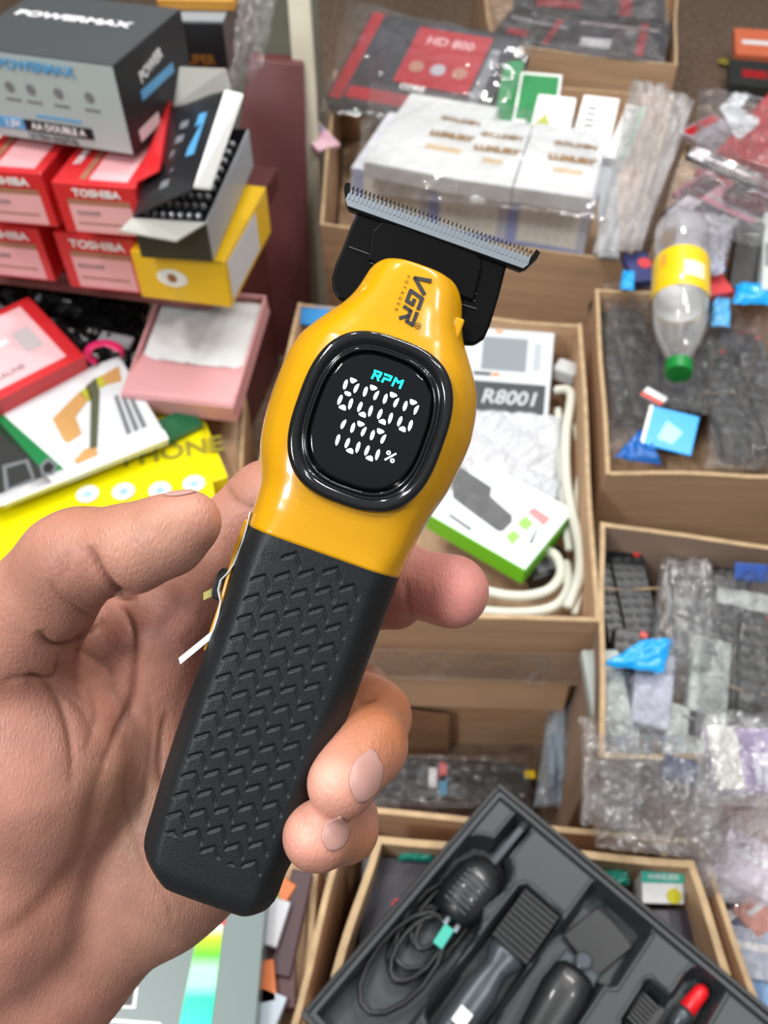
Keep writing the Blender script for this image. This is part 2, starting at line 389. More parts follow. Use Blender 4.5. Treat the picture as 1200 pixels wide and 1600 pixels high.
# raised step on the carrier
stp = [uv(a, b, -12) for a, b in [(598,345),(630,352),(700,378),(742,396),(752,404),(752,420),(740,470),(700,455),(600,420),(575,405),(582,360)]]
MB(.001).prism(stp, -13.2, -12.0).build('blade_clamp', mat('carrier_black', srgb(6,6,7), .40, spec=.10), trimmer, bevel=.0005)
mb = MB(.001)
for (a, b) in (((545,385),(592,402)), ((576,400),(600,408)), ((578,410),(598,417)), ((722,452),(745,459)), ((722,463),(743,470)), ((722,475),(745,482)), ((704,400),(714,403))):
    x0, y0 = uv(a[0], a[1], -12.4); x1, y1 = uv(b[0], b[1], -12.4)
    mb.prism([(x0, y0 - .12), (x1, y1 - .12), (x1, y1 + .12), (x0, y0 + .12)], -13.1, -12.6)
mb.build('carrier_ridges', mat('ridge_grey', srgb(70, 72, 76), .4), trimmer)
x0, y0 = uv(540, 283, -12); x1, y1 = uv(846, 390, -12); yb0 = uv(565, 318, -12)[1]
cxm = (x0 + x1) / 2; bw = abs(x1 - x0) / 2
TY = max(y0, y1) - .2
# fixed blade (black) with dark teeth
base = [(cxm - bw, TY - .4), (cxm - bw + .2, TY - 2.0), (cxm - bw + 2.0, TY - 5.6), (cxm - bw + 3.2, TY - 6.6), (cxm + bw - 3.2, TY - 6.6), (cxm + bw - 2.0, TY - 5.6), (cxm + bw - .2, TY - 2.0), (cxm + bw, TY - .4),
        (cxm + bw - 1.2, TY), (cxm + bw - 1.9, TY - 2.6), (cxm - bw + 1.9, TY - 2.6), (cxm - bw + 1.2, TY)]
mb = MB(.001); mb.prism(base, -14.2, -12.4)
mb.build('fixed_blade', mat('tooth_black', srgb(6, 6, 7), .4, spec=.12), trimmer)
mb = MB(.001); NT = 44
for k in range(NT):
    c = cxm - bw + 2.3 + (2 * bw - 4.6) * k / (NT - 1)
    mb.add([(c - .30, TY - 2.8, -14), (c + .30, TY - 2.8, -14), (c + .1, TY - .2, -13.6), (c - .1, TY - .2, -13.6),
            (c - .30, TY - 2.8, -12.4), (c + .30, TY - 2.8, -12.4), (c + .1, TY - .2, -13.1), (c - .1, TY - .2, -13.1)],
           [(3,2,1,0),(4,5,6,7),(0,1,5,4),(1,2,6,5),(2,3,7,6),(3,0,4,7)])
mb.build('comb_teeth', mat('tooth_black', srgb(6, 6, 7), .4, spec=.12), trimmer)
mb = MB(.001); mb.prism([(cxm - bw + 1.8, TY - 2.9), (cxm - bw + 1.6, TY - 4.6), (cxm - bw + 2.6, TY - 6.0), (cxm + bw - 2.8, TY - 6.0), (cxm + bw - 1.9, TY - 4.6), (cxm + bw - 2.1, TY - 2.9)], -12.4, -11.5)
for k in range(NT * 1):
    c = cxm - bw + 2.3 + (2 * bw - 4.6) * k / (NT - 1)
    mb.prism([(c - .28, TY - 3.0), (c + .28, TY - 3.0), (c + .16, TY - 1.7), (c - .16, TY - 1.7)], -12.4, -11.9)
    mb.prism([(c - .26, TY - 4.4), (c + .26, TY - 4.4), (c + .26, TY - 2.9), (c - .26, TY - 2.9)], -11.55, -11.35)
mb.build('cutter_blade', steel, trimmer)
# slide switch and curled white film on the left flank
sw = MB(.001); x, y = uv(350, 912, -14)
sw.prism(squircle(1.9, 4.2, 3, x - .2, y, 24), -18, -11); sw.build('slide_switch', black_satin, trimmer, bevel=.0005)
pts = [(392,800),(386,826),(378,852),(374,862),(366,882),(356,896),(346,906),(342,922),(346,940),(342,962),(336,980),(330,994)]
flm = MB(.001); rr = []
for p in pts:
    a = uv(p[0], p[1], -9); rr.append([(a[0] - .25, a[1], -8), (a[0] + .10, a[1], -8), (a[0] + .4, a[1], -16), (a[0] + .1, a[1], -16)])
flm.loft(rr)
q = [uv(a, b, -9) for a, b in [(331,986),(333,996),(282,1038),(279,1028)]]
flm.prism(q, -9.2, -8.8)
flm.build('peeling_film', film('white_film', clear=.25, bump=.2), trimmer)
MB(.001).prism([uv(a, b, -15) for a, b in [(318,926),(346,912),(348,924),(318,938)]], -15.3, -14.8).build('film_tab', mat('pale_yellow_film', srgb(222, 214, 120), .4), trimmer)
# ---------------------------------------------------------------- the hand: one continuous body grown from a distance field (mm, camera axes)
def H(px, py, d): return np.array([(px - 600) / F * d, -(py - 800) / F * d, d], dtype=np.float32)
def Rm(rp, d): return rp * d / F
RES = 0.80
lo = np.array([-135.0, -185.0, 168.0]); hi = np.array([40.0, 22.0, 312.0])
nx, ny, nz = [int((hi[i] - lo[i]) / RES) + 1 for i in range(3)]
gx = (lo[0] + np.arange(nx) * RES).astype(np.float32)[:, None, None]
gy = (lo[1] + np.arange(ny) * RES).astype(np.float32)[None, :, None]
gz = (lo[2] + np.arange(nz) * RES).astype(np.float32)[None, None, :]
def cone(a, b):
    "tapered capsule between (px,py,depth,radius_px) knots"
    A, B = H(*a[:3]), H(*b[:3]); ra, rb = Rm(a[3], a[2]), Rm(b[3], b[2]); d = B - A; L = float(d @ d)
    t = np.clip(((gx - A[0]) * d[0] + (gy - A[1]) * d[1] + (gz - A[2]) * d[2]) / L, 0, 1)
    return np.sqrt((gx - A[0] - d[0] * t) ** 2 + (gy - A[1] - d[1] * t) ** 2 + (gz - A[2] - d[2] * t) ** 2) - (ra + (rb - ra) * t)
def smin(a, b, k):
    h = np.clip(k - np.abs(a - b), 0, None) / k
    return np.minimum(a, b) - h * h * k * .25
def chain(kn, k=3.0):
    f = None
    for i in range(len(kn) - 1):
        c = cone(kn[i], kn[i + 1]); f = c if f is None else smin(f, c, k)
    return f
THUMB = [(30, 985, 226, 96), (108, 880, 214, 76), (128, 868, 211, 73), (205, 857, 206, 68), (262, 836, 204, 62), (296, 816, 203, 50)]
thumb = chain(THUMB, 3)
index = chain([(250, 985, 256, 84), (330, 880, 256, 76), (425, 792, 258, 72), (560, 850, 258, 60), (640, 910, 252, 52), (706, 924, 244, 58)], 3)
middle = chain([(262, 1070, 262, 80), (440, 960, 272, 66), (560, 930, 270, 56), (618, 940, 258, 44)], 3)
ring = chain([(250, 1170, 268, 80), (430, 1130, 274, 62), (560, 1092, 256, 54), (584, 1120, 236, 56), (574, 1165, 216, 60), (534, 1224, 203, 55)], 3)
pinky = chain([(260, 1270, 270, 80), (440, 1270, 270, 58), (540, 1280, 248, 48), (540, 1296, 222, 48), (496, 1306, 205, 55)], 3)
palm = chain([(180, 1090, 266, 110), (280, 1230, 270, 124), (250, 1330, 268, 122), (60, 1500, 272, 132), (-130, 1690, 280, 150)], 12)
palm = smin(palm, chain([(250, 985, 252, 84), (240, 1180, 266, 96)], 6), 8)
palm = smin(palm, chain([(330, 1310, 268, 96), (250, 1360, 268, 112)], 6), 8)
thenar = chain([(20, 1010, 236, 92), (66, 1190, 244, 138), (20, 1370, 254, 142), (-90, 1560, 268, 160)], 10)
body = smin(palm, thenar, 5)
body = smin(body, thumb, 7)
web = chain([(60, 1010, 244, 84), (190, 1000, 256, 70)], 5)
body = smin(body, web, 7)
f = body
for g in (index, middle, ring, pinky): f = smin(f, g, 2.2)
fing = {}
del thenar, web

def surface_nets(S):
    ins = S < 0
    c = ins[:-1,:-1,:-1].astype(np.int8)
    tot = np.zeros_like(c)
    for a in (0, 1):
        for b in (0, 1):
            for d in (0, 1):
                tot = tot + ins[a:ins.shape[0]-1+a, b:ins.shape[1]-1+b, d:ins.shape[2]-1+d]
    act = (tot > 0) & (tot < 8)
    I, J, K = np.nonzero(act); n = len(I)
    idx = -np.ones(act.shape, dtype=np.int32); idx[I, J, K] = np.arange(n)
    P = np.zeros((n, 3)); W = np.zeros(n)
    corners = [(a, b, d) for a in (0, 1) for b in (0, 1) for d in (0, 1)]
    for i, c0 in enumerate(corners):
        for c1 in corners[i + 1:]:
            if sum(abs(x - y) for x, y in zip(c0, c1)) != 1: continue
            s0 = S[I + c0[0], J + c0[1], K + c0[2]]; s1 = S[I + c1[0], J + c1[1], K + c1[2]]
            m = (s0 < 0) != (s1 < 0); t = np.where(m, s0 / np.where(m, s0 - s1, 1), 0)
            for ax in range(3): P[:, ax] += np.where(m, c0[ax] + (c1[ax] - c0[ax]) * t, 0)
            W += m
    P /= W[:, None]; P += np.stack([I, J, K], 1)
    faces = []
    for ax in range(3):
        sl0 = [slice(None)] * 3; sl1 = [slice(None)] * 3; sl0[ax] = slice(0, -1); sl1[ax] = slice(1, None)
        a0, a1 = ins[tuple(sl0)], ins[tuple(sl1)]
        E = np.argwhere(a0 != a1); o1, o2 = [(1, 2), (2, 0), (0, 1)][ax]
        ok = np.all(E >= 1 * (np.arange(3) != ax), axis=1)
        for o in (o1, o2): ok &= E[:, o] < S.shape[o] - 1
        E = E[ok]; q = []
        for d1, d2 in ((0, 0), (-1, 0), (-1, -1), (0, -1)):
            e = E.copy(); e[:, o1] += d1; e[:, o2] += d2; q.append(idx[e[:, 0], e[:, 1], e[:, 2]])
        q = np.stack(q, 1); flip = a0[E[:, 0], E[:, 1], E[:, 2]]
        q[~flip] = q[~flip][:, ::-1]; faces.append(q)
    return P, np.concatenate(faces)
Pv, Fc = surface_nets(f)
Pv = lo + Pv * RES
def smooth_mesh(P, Fc, it=3, lam=.5):
    e = np.concatenate([Fc[:, [i, (i + 1) % 4]] for i in range(4)])
    for _ in range(it):
        S = np.zeros_like(P); N = np.zeros(len(P))
        np.add.at(S, e[:, 0], P[e[:, 1]]); np.add.at(N, e[:, 0], 1); np.add.at(S, e[:, 1], P[e[:, 0]]); np.add.at(N, e[:, 1], 1)
        P = P + lam * (S / N[:, None] - P)
    return P
Pv = smooth_mesh(Pv, Fc, 5)
def vnorm(P, Fc):
    n = np.cross(P[Fc[:, 2]] - P[Fc[:, 0]], P[Fc[:, 3]] - P[Fc[:, 1]]); N = np.zeros_like(P)
    for i in range(4): np.add.at(N, Fc[:, i], n)
    return N / (np.linalg.norm(N, axis=1)[:, None] + 1e-9)
Nv = vnorm(Pv, Fc)
# skin folds: polylines over the palm side, each with a width and a depth in mm
px = 600 + Pv[:, 0] / Pv[:, 2] * F; py = 800 - Pv[:, 1] / Pv[:, 2] * F
facing = np.clip(-(Nv * Pv).sum(1) / np.linalg.norm(Pv, axis=1), 0, 1)
if (Nv * (Pv - Pv.mean(0))).sum() < 0: Nv = -Nv; Fc = Fc[:, ::-1]; facing = np.clip(-(Nv * Pv).sum(1) / np.linalg.norm(Pv, axis=1), 0, 1)
def pdist(poly):
    best = np.full(len(px), 1e9); sp = np.zeros(len(px))
    P = catmull([(a, b, 0) for a, b in poly], 6)
    for k_, (a, b) in enumerate(zip(P[:-1], P[1:])):
        dx, dy = b.x - a.x, b.y - a.y; L = dx * dx + dy * dy + 1e-9
        t = np.clip(((px - a.x) * dx + (py - a.y) * dy) / L, 0, 1)
        dd = np.hypot(px - a.x - dx * t, py - a.y - dy * t); m_ = dd < best; best = np.where(m_, dd, best); sp = np.where(m_, (k_ + t) / (len(P) - 1), sp)
    return best, np.clip(np.minimum(sp, 1 - sp) * 4.5, 0, 1) ** .8
FOLDS = [  # polyline, width px, depth mm, max depth coordinate
 ([(138, 852), (150, 885), (168, 912), (188, 930), (215, 932)], 8, 2.4, 300),
 ([(60, 985), (72, 1005), (95, 1012), (125, 1002), (165, 968)], 9, 1.9, 300),
 ([(42, 1060), (62, 1062), (88, 1058), (92, 1020)], 8, 1.4, 300),
 ([(0, 1068), (30, 1060), (62, 1064), (88, 1090), (104, 1130), (112, 1180), (112, 1230)], 8, 1.0, 300), ([(230, 1080), (236, 1150), (226, 1230), (210, 1300)], 7, .5, 300), ([(200, 1190), (196, 1250), (214, 1320), (232, 1370)], 6, .45, 300), ([(110, 1010), (150, 1030), (182, 1060)], 6, .45, 300), ([(76, 1075), (120, 1100), (150, 1150)], 6, .4, 300),
 ([(182, 940), (202, 975), (208, 1030), (204, 1090), (186, 1140), (160, 1200)], 9, 2.0, 300), ([(160, 1200), (140, 1280), (118, 1350), (60, 1420), (-10, 1480)], 26, 1.3, 300),
 ([(100, 1050), (140, 1080), (150, 1120), (132, 1180)], 8, .5, 300),
 ([(262, 1110), (252, 1150), (250, 1210), (262, 1240)], 8, 1.2, 300),
 ([(170, 1170), (150, 1240), (140, 1300)], 8, .35, 300),
 ([(240, 1380), (262, 1410), (270, 1440)], 6, .3, 300),
 ([(75, 905), (90, 930), (120, 950), (160, 975)], 5, .5, 300),
 ([(104, 860), (108, 900)], 5, .3, 300), ([(92, 868), (98, 915)], 5, .25, 300),
 ([(352, 752), (366, 778), (388, 790), (400, 796)], 6, .8, 300),
 ([(556, 1098), (570, 1094), (590, 1090)], 6, .8, 300),
 ([(634, 900), (636, 940), (648, 968)], 7, .5, 300),
]
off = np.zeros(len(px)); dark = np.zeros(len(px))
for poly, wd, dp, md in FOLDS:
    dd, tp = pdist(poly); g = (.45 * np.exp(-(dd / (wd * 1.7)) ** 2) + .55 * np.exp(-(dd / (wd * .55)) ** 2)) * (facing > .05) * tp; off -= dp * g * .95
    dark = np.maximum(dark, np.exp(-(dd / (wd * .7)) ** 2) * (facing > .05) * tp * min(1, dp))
rng = np.random.RandomState(4)
Pv = Pv + Nv * off[:, None]
# colour: paler pads, browner backs, darker, redder fold lines
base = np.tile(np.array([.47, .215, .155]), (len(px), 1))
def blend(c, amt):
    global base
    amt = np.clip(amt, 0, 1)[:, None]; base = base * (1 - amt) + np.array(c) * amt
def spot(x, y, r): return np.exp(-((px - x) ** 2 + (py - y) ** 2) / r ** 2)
blend((.40, .19, .14), spot(40, 1300, 130) * .7)  # thenar side: shade of the hollow painted into the skin colour
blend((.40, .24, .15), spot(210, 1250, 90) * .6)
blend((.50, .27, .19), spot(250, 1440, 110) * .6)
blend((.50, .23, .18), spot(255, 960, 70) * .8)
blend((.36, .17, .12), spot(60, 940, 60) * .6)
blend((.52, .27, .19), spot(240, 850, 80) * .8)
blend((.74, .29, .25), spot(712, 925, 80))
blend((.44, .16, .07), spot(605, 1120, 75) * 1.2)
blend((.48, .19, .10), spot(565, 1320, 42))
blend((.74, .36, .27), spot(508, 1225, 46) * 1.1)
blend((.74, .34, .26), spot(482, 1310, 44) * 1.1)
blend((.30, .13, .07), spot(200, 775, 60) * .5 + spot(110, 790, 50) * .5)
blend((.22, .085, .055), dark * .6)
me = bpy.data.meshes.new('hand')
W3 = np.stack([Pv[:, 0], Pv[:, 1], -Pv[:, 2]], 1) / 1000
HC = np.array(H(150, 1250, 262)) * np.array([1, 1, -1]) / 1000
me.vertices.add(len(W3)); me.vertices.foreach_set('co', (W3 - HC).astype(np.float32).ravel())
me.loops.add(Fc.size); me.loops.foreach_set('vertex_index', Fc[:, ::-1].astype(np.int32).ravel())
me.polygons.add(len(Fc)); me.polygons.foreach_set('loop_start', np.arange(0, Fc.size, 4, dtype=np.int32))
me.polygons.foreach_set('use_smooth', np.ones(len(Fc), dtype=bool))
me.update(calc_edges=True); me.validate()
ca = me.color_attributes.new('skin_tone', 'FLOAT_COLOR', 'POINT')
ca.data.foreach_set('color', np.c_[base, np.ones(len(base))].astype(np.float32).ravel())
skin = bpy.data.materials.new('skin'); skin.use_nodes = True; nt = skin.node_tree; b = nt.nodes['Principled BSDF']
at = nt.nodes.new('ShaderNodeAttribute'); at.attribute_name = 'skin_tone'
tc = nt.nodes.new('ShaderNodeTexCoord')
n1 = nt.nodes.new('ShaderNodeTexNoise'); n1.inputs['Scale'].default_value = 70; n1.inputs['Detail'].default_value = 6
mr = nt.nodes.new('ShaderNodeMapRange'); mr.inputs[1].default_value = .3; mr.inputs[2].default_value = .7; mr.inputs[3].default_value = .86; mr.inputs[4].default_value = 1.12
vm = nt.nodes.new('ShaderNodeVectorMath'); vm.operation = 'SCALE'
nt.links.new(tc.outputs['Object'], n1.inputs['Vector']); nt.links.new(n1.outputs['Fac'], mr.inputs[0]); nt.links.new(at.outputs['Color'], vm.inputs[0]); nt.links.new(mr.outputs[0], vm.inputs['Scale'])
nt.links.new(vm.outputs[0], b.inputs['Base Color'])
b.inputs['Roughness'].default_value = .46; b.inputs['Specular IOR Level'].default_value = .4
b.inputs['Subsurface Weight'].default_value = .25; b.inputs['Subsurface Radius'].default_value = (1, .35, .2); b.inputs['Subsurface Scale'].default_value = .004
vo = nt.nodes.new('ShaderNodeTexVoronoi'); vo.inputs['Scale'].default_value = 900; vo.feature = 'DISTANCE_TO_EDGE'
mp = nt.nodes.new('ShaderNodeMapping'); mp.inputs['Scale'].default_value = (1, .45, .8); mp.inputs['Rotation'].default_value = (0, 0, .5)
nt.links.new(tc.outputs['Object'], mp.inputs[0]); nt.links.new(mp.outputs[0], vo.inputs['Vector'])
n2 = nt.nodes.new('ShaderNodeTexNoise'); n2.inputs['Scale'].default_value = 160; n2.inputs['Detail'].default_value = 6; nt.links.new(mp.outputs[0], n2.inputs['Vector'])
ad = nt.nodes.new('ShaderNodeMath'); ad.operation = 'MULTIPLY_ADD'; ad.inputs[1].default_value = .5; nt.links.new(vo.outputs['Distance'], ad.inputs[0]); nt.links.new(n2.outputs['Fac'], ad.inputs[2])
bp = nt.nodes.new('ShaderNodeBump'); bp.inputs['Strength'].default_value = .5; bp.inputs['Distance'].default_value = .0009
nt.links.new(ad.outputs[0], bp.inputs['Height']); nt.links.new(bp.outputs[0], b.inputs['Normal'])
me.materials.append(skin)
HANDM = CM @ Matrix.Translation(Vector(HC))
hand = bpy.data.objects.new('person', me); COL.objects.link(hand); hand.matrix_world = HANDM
tag(hand, "bare left hand of a person, palm up, fingers wrapped round the yellow trimmer", 'person')
# nails: curved plates laid on the nearest skin
nailm = mat('fingernail', srgb(184, 140, 130), .36, coat=.0)
from mathutils.bvhtree import BVHTree
bvh = BVHTree.FromPolygons([Vector(p) for p in (W3 - HC)], [list(q) for q in Fc[:, ::-1]])
def nail(cx, cy, ax, ay, L, Wd, name='fingernail', lift=.0004, dirv=None):
    "ellipse-ended plate centred at a pixel, long axis (ax,ay) in pixels, projected onto the finger"
    l = math.hypot(ax, ay); ax, ay = ax / l, ay / l; bx, by = -ay, ax; mb = MB(); nu, nv = 12, 14; vs = []
    for j in range(nv + 1):
        t = j / nv * 2 - 1
        for i in range(nu + 1):
            s = i / nu * 2 - 1; wd = Wd * (1 - abs(t) ** 3.2 * (.45 if t > 0 else .62)) ; 
            x = cx + ax * L * t + bx * wd * s - ax * (abs(s) ** 2.2) * L * .28 * (1 if t > 0 else -1) * abs(t)
            y = cy + ay * L * t + by * wd * s - ay * (abs(s) ** 2.2) * L * .28 * (1 if t > 0 else -1) * abs(t)
            o = -Vector(HC); d = Vector(((x - 600) / F, -(y - 800) / F, -1)).normalized()
            h = bvh.ray_cast(o, d)
            vs.append(tuple(h[0] + h[1] * (lift * (1.0 - .55 * max(abs(s), abs(t)) ** 4))) if h[0] is not None else None)
    last = next(v for v in vs if v is not None)
    for k in range(len(vs)):
        if vs[k] is None: vs[k] = last
        last = vs[k]
    fs = [(j*(nu+1)+i, j*(nu+1)+i+1, (j+1)*(nu+1)+i+1, (j+1)*(nu+1)+i) for j in range(nv) for i in range(nu)]
    mb.add(vs, fs); o = mb.build(name, nailm, hand, smooth=True, fixn=False)
    sd = o.modifiers.new('solid', 'SOLIDIFY'); sd.thickness = .0004; sd.offset = 0
    return o
nail(572, 1212, -20, 84, 43, 25, lift=.00025)
nail(524, 1302, -14, 44, 28, 21, lift=.00025)
nail(290, 768, 60, -12, 34, 5, lift=.0003)
# ---------------------------------------------------------------- cartons, boxes, bags, remotes
def Yat(px, py, z): return G(px, py, z).y
def Zat(px, py, y):
    r = ray(px, py); return CAM_H + r.z * (y / r.y)
def frame(o, x, y, z=None):
    x = x.normalized(); z = x.cross(y).normalized() if z is None else z; y = z.cross(x).normalized()
    M = Matrix.Identity(4)
    for i, a in enumerate((x, y, z)):
        for j in range(3): M[j][i] = a[j]
    M.translation = o; return M
class Carton:
    "a printed carton: local origin at the front-left-bottom corner, x along the front, y to the back, z up"
    def __init__(s, name, label, cat, M, w, d, h, m, group=None, bevel=.0012, build=True, body='carton_body'):
        s.w, s.d, s.h = w, d, h; s.root = thing(name, label, cat, M, group)
        if build: MB().box(0, w, 0, d, 0, h).build(body, m, s.root, bevel=bevel)
    def face(s, f):
        w, d, h = s.w, s.d, s.h
        if f == 'front': return Matrix.Translation((0, 0, 0)) @ Matrix.Rotation(math.pi / 2, 4, 'X'), w, h
        if f == 'top': return Matrix.Translation((0, 0, h)), w, d
        if f == 'right': return Matrix.Translation((w, 0, 0)) @ Matrix.Rotation(math.pi / 2, 4, 'Z') @ Matrix.Rotation(math.pi / 2, 4, 'X'), d, h
        if f == 'left': return Matrix.Translation((0, d, 0)) @ Matrix.Rotation(-math.pi / 2, 4, 'Z') @ Matrix.Rotation(math.pi / 2, 4, 'X'), d, h
    def decal(s, f, u0, v0, u1, v1, m, name='printed_panel', t=.0005):
        M, a, b = s.face(f); return MB().box(u0 * a, u1 * a, v0 * b, v1 * b, -.0002, t).build(name, m, s.root, mat=M)
    def poly(s, f, pts, m, name='printed_shape', t=.0007):
        M, a, b = s.face(f); return MB().prism([(p[0] * a, p[1] * b) for p in pts], -.0002, t).build(name, m, s.root, mat=M)
    def disc(s, f, u, v, r, m, name='printed_disc', t=.0008, sy=1.0):
        M, a, b = s.face(f); n = 24
        return MB().prism([(u * a + r * math.cos(2 * math.pi * k / n), v * b + sy * r * math.sin(2 * math.pi * k / n)) for k in range(n)], -.0002, t).build(name, m, s.root, mat=M)
    def txt(s, f, u, v, size, string, m, rot=0, name='lettering', bold=.0, xs=1.0, shear=0.0):
        M, a, b = s.face(f)
        return text(name, string, size, m, s.root, M @ Matrix.Translation((u * a, v * b, .0014)) @ Matrix.Rotation(R(rot), 4, 'Z'), bold=bold, xs=xs, shear=shear)
def from_front(name, label, cat, A, B, C, zt, d, m, group=None, **k):
    "front top edge between pixels A and B at height zt, C a pixel on the front bottom edge below A"
    a, b = G(*A, zt), G(*B, zt); b.z = zt; x = (b - a); w_ = x.length; y = Vector((0, 0, 1)).cross(x.normalized())
    h = zt - Zat(C[0], C[1], a.y)
    return Carton(name, label, cat, frame(a - Vector((0, 0, h)), x, y), w_, d, h, m, group, **k)
def from_top(name, label, cat, P0, P1, P2, h, m, group=None, **k):
    "top face: near-left, near-right, far-left, each (px, py, z)"
    a, b, c = G(*P0), G(*P1), G(*P2); x = b - a; M = frame(a, x, c - a)
    z = Vector((M[0][2], M[1][2], M[2][2])); M.translation = a - z * h
    d = (c - a).dot(Vector((M[0][1], M[1][1], M[2][1])))
    return Carton(name, label, cat, M, x.length, d, h, m, group, **k)

cardboard = mat('cardboard', srgb(194, 158, 124), .85, noise=.16, nscale=6, bump=.25, bscale=60, stretch=(1, 1, 14))
cardboard_in = mat('cardboard_inside', srgb(176, 145, 115), .9, noise=.14, nscale=7, bump=.2, bscale=50, stretch=(10, 1, 1))
cardboard_edge = mat('cardboard_edge', srgb(186, 158, 122), .9, noise=.25, nscale=60)
cardboard_grey = mat('grey_cardboard', srgb(150, 126, 108), .9, noise=.14, nscale=8)
tape = film('packing_tape', tint=(.80, .62, .46, 1), clear=.82, rough=.15, bump=.3, bscale=30)
def open_box(name, label, corners, z0, zr, floor_z, m=cardboard, t=.005, flare=0.0, seed=1, wob=.0014):
    "corners: near-left, near-right, far-right, far-left pixels of the rim at height zr"
    P = [G(px, py, zr) for px, py in corners]; c = sum(P, Vector()) / 4
    root = thing(name, label, 'cardboard box', Matrix.Translation((c.x, c.y, z0)))
    P = [Vector((p.x - c.x, p.y - c.y)) for p in P]; rng = random.Random(seed); H = zr - z0
    for i, nm in enumerate(('front', 'right', 'back', 'left')):
        a, b = P[i], P[(i + 1) % 4]; e = (b - a).normalized(); n = Vector((-e.y, e.x)); N = 14; ph = rng.random() * 6
        mb = MB()
        rings = []
        for k in range(N + 1):
            q = a.lerp(b, k / N); wv = wob * math.sin(ph + k * .45) * math.sin(math.pi * k / N); top = H + wob * .8 * math.sin(ph * 2 + k * .6) + rng.uniform(-1, 1) * wob * .25
            o = q + n * wv; i_ = q + n * (t + wv); q0 = q * (1 - flare)
            rings.append([(q0.x, q0.y, 0), (o.x, o.y, top), (i_.x, i_.y, top), (q0.x + n.x * t, q0.y + n.y * t, 0)])
        mb.loft(rings)
        mb.build('wall_panel', m, root)
        ed = MB(); rr = []
        for r in rings:
            rr.append([(r[1][0], r[1][1], r[1][2] + .0002), (r[2][0], r[2][1], r[2][2] + .0002), (r[2][0], r[2][1], r[2][2] + .001), (r[1][0], r[1][1], r[1][2] + .001)])
        ed.loft(rr); ed.build('torn_edge', cardboard_edge, root)
    fl = MB(); Q = [p * .985 for p in P]; fz = floor_z - z0
    fl.prism([tuple(q * (1 - flare)) for q in Q], .001, fz); fl.build('base_layer', cardboard_in, root)
    return root

def rnoise(seed):
    rng = random.Random(seed); W = [(rng.uniform(-1, 1) * f, rng.uniform(-1, 1) * f, rng.uniform(0, 6.28), 1 / f ** .75) for f in (3, 3, 5, 7, 9, 13, 17, 23, 31, 40) for _ in range(2)]
    def fn(u, v):
        s = 0
        for a, b, p, k in W: s += abs(math.sin(a * u * 2.2 + b * v * 2.2 + p)) * k - .55 * k
        return s / 1.5
    return fn
clear_film = film('clear_film')
crinkled_film = film('crinkled_film', clear=.95, rough=.17, bump=1.0, bscale=34, fmin=.10)
milky_film = film('milky_film', tint=(.86, .89, .94, 1), clear=.55, rough=.2, bump=.7, bscale=45)
def bag(label, corners, zs, lift=.012, m=None, seed=1, cat='plastic bag', name='plastic_bag', group=None, n=60, crump=1.0):
    "crumpled film bag over four pixels (near-left, near-right, far-right, far-left) at heights zs"
    P = [G(px, py, z) for (px, py), z in zip(corners, zs)]; c = sum(P, Vector()) / 4
    root = thing(name, label, cat, Matrix.Translation(c), group); P = [p - c for p in P]
    nz = rnoise(seed); nx_ = rnoise(seed + 50); up = (P[1] - P[0]).cross(P[3] - P[0]).normalized()
    if up.z < 0: up = -up
    L = ((P[1] - P[0]).length + (P[3] - P[0]).length) / 2
    def fn(sgn):
        def g(u, v):
            e = max(0, (1 - abs(2 * u - 1) ** 5) * (1 - abs(2 * v - 1) ** 5)) ** .5
            u2 = u + .03 * nx_(u * 1.3, v * 1.1) ; v2 = v + .03 * nx_(v * 1.2 + 3, u * 1.4)
            p = P[0].lerp(P[1], u2).lerp(P[3].lerp(P[2], u2), v2)
            h = lift * (.55 + .9 * crump * nz(u * 1.4, v * 1.4)) * e if sgn > 0 else -lift * .12 * e
            return tuple(p + up * (h + .004 * nz(u * 2, v)))
        return g
    mb = MB(); mb.grid(fn(1), n, n); mb.grid(fn(-1), n // 2, n // 2)
    mb.build('film', m or clear_film, root, smooth=True, fixn=False)
    return root
remote_black = mat('remote_shell', srgb(20, 21, 23), .35)
key_grey = mat('remote_keys', srgb(66, 68, 72), .5); key_red = mat('power_key', srgb(190, 40, 40), .4); key_dark = mat('dark_keys', srgb(46, 47, 50), .5)
_rem = {}
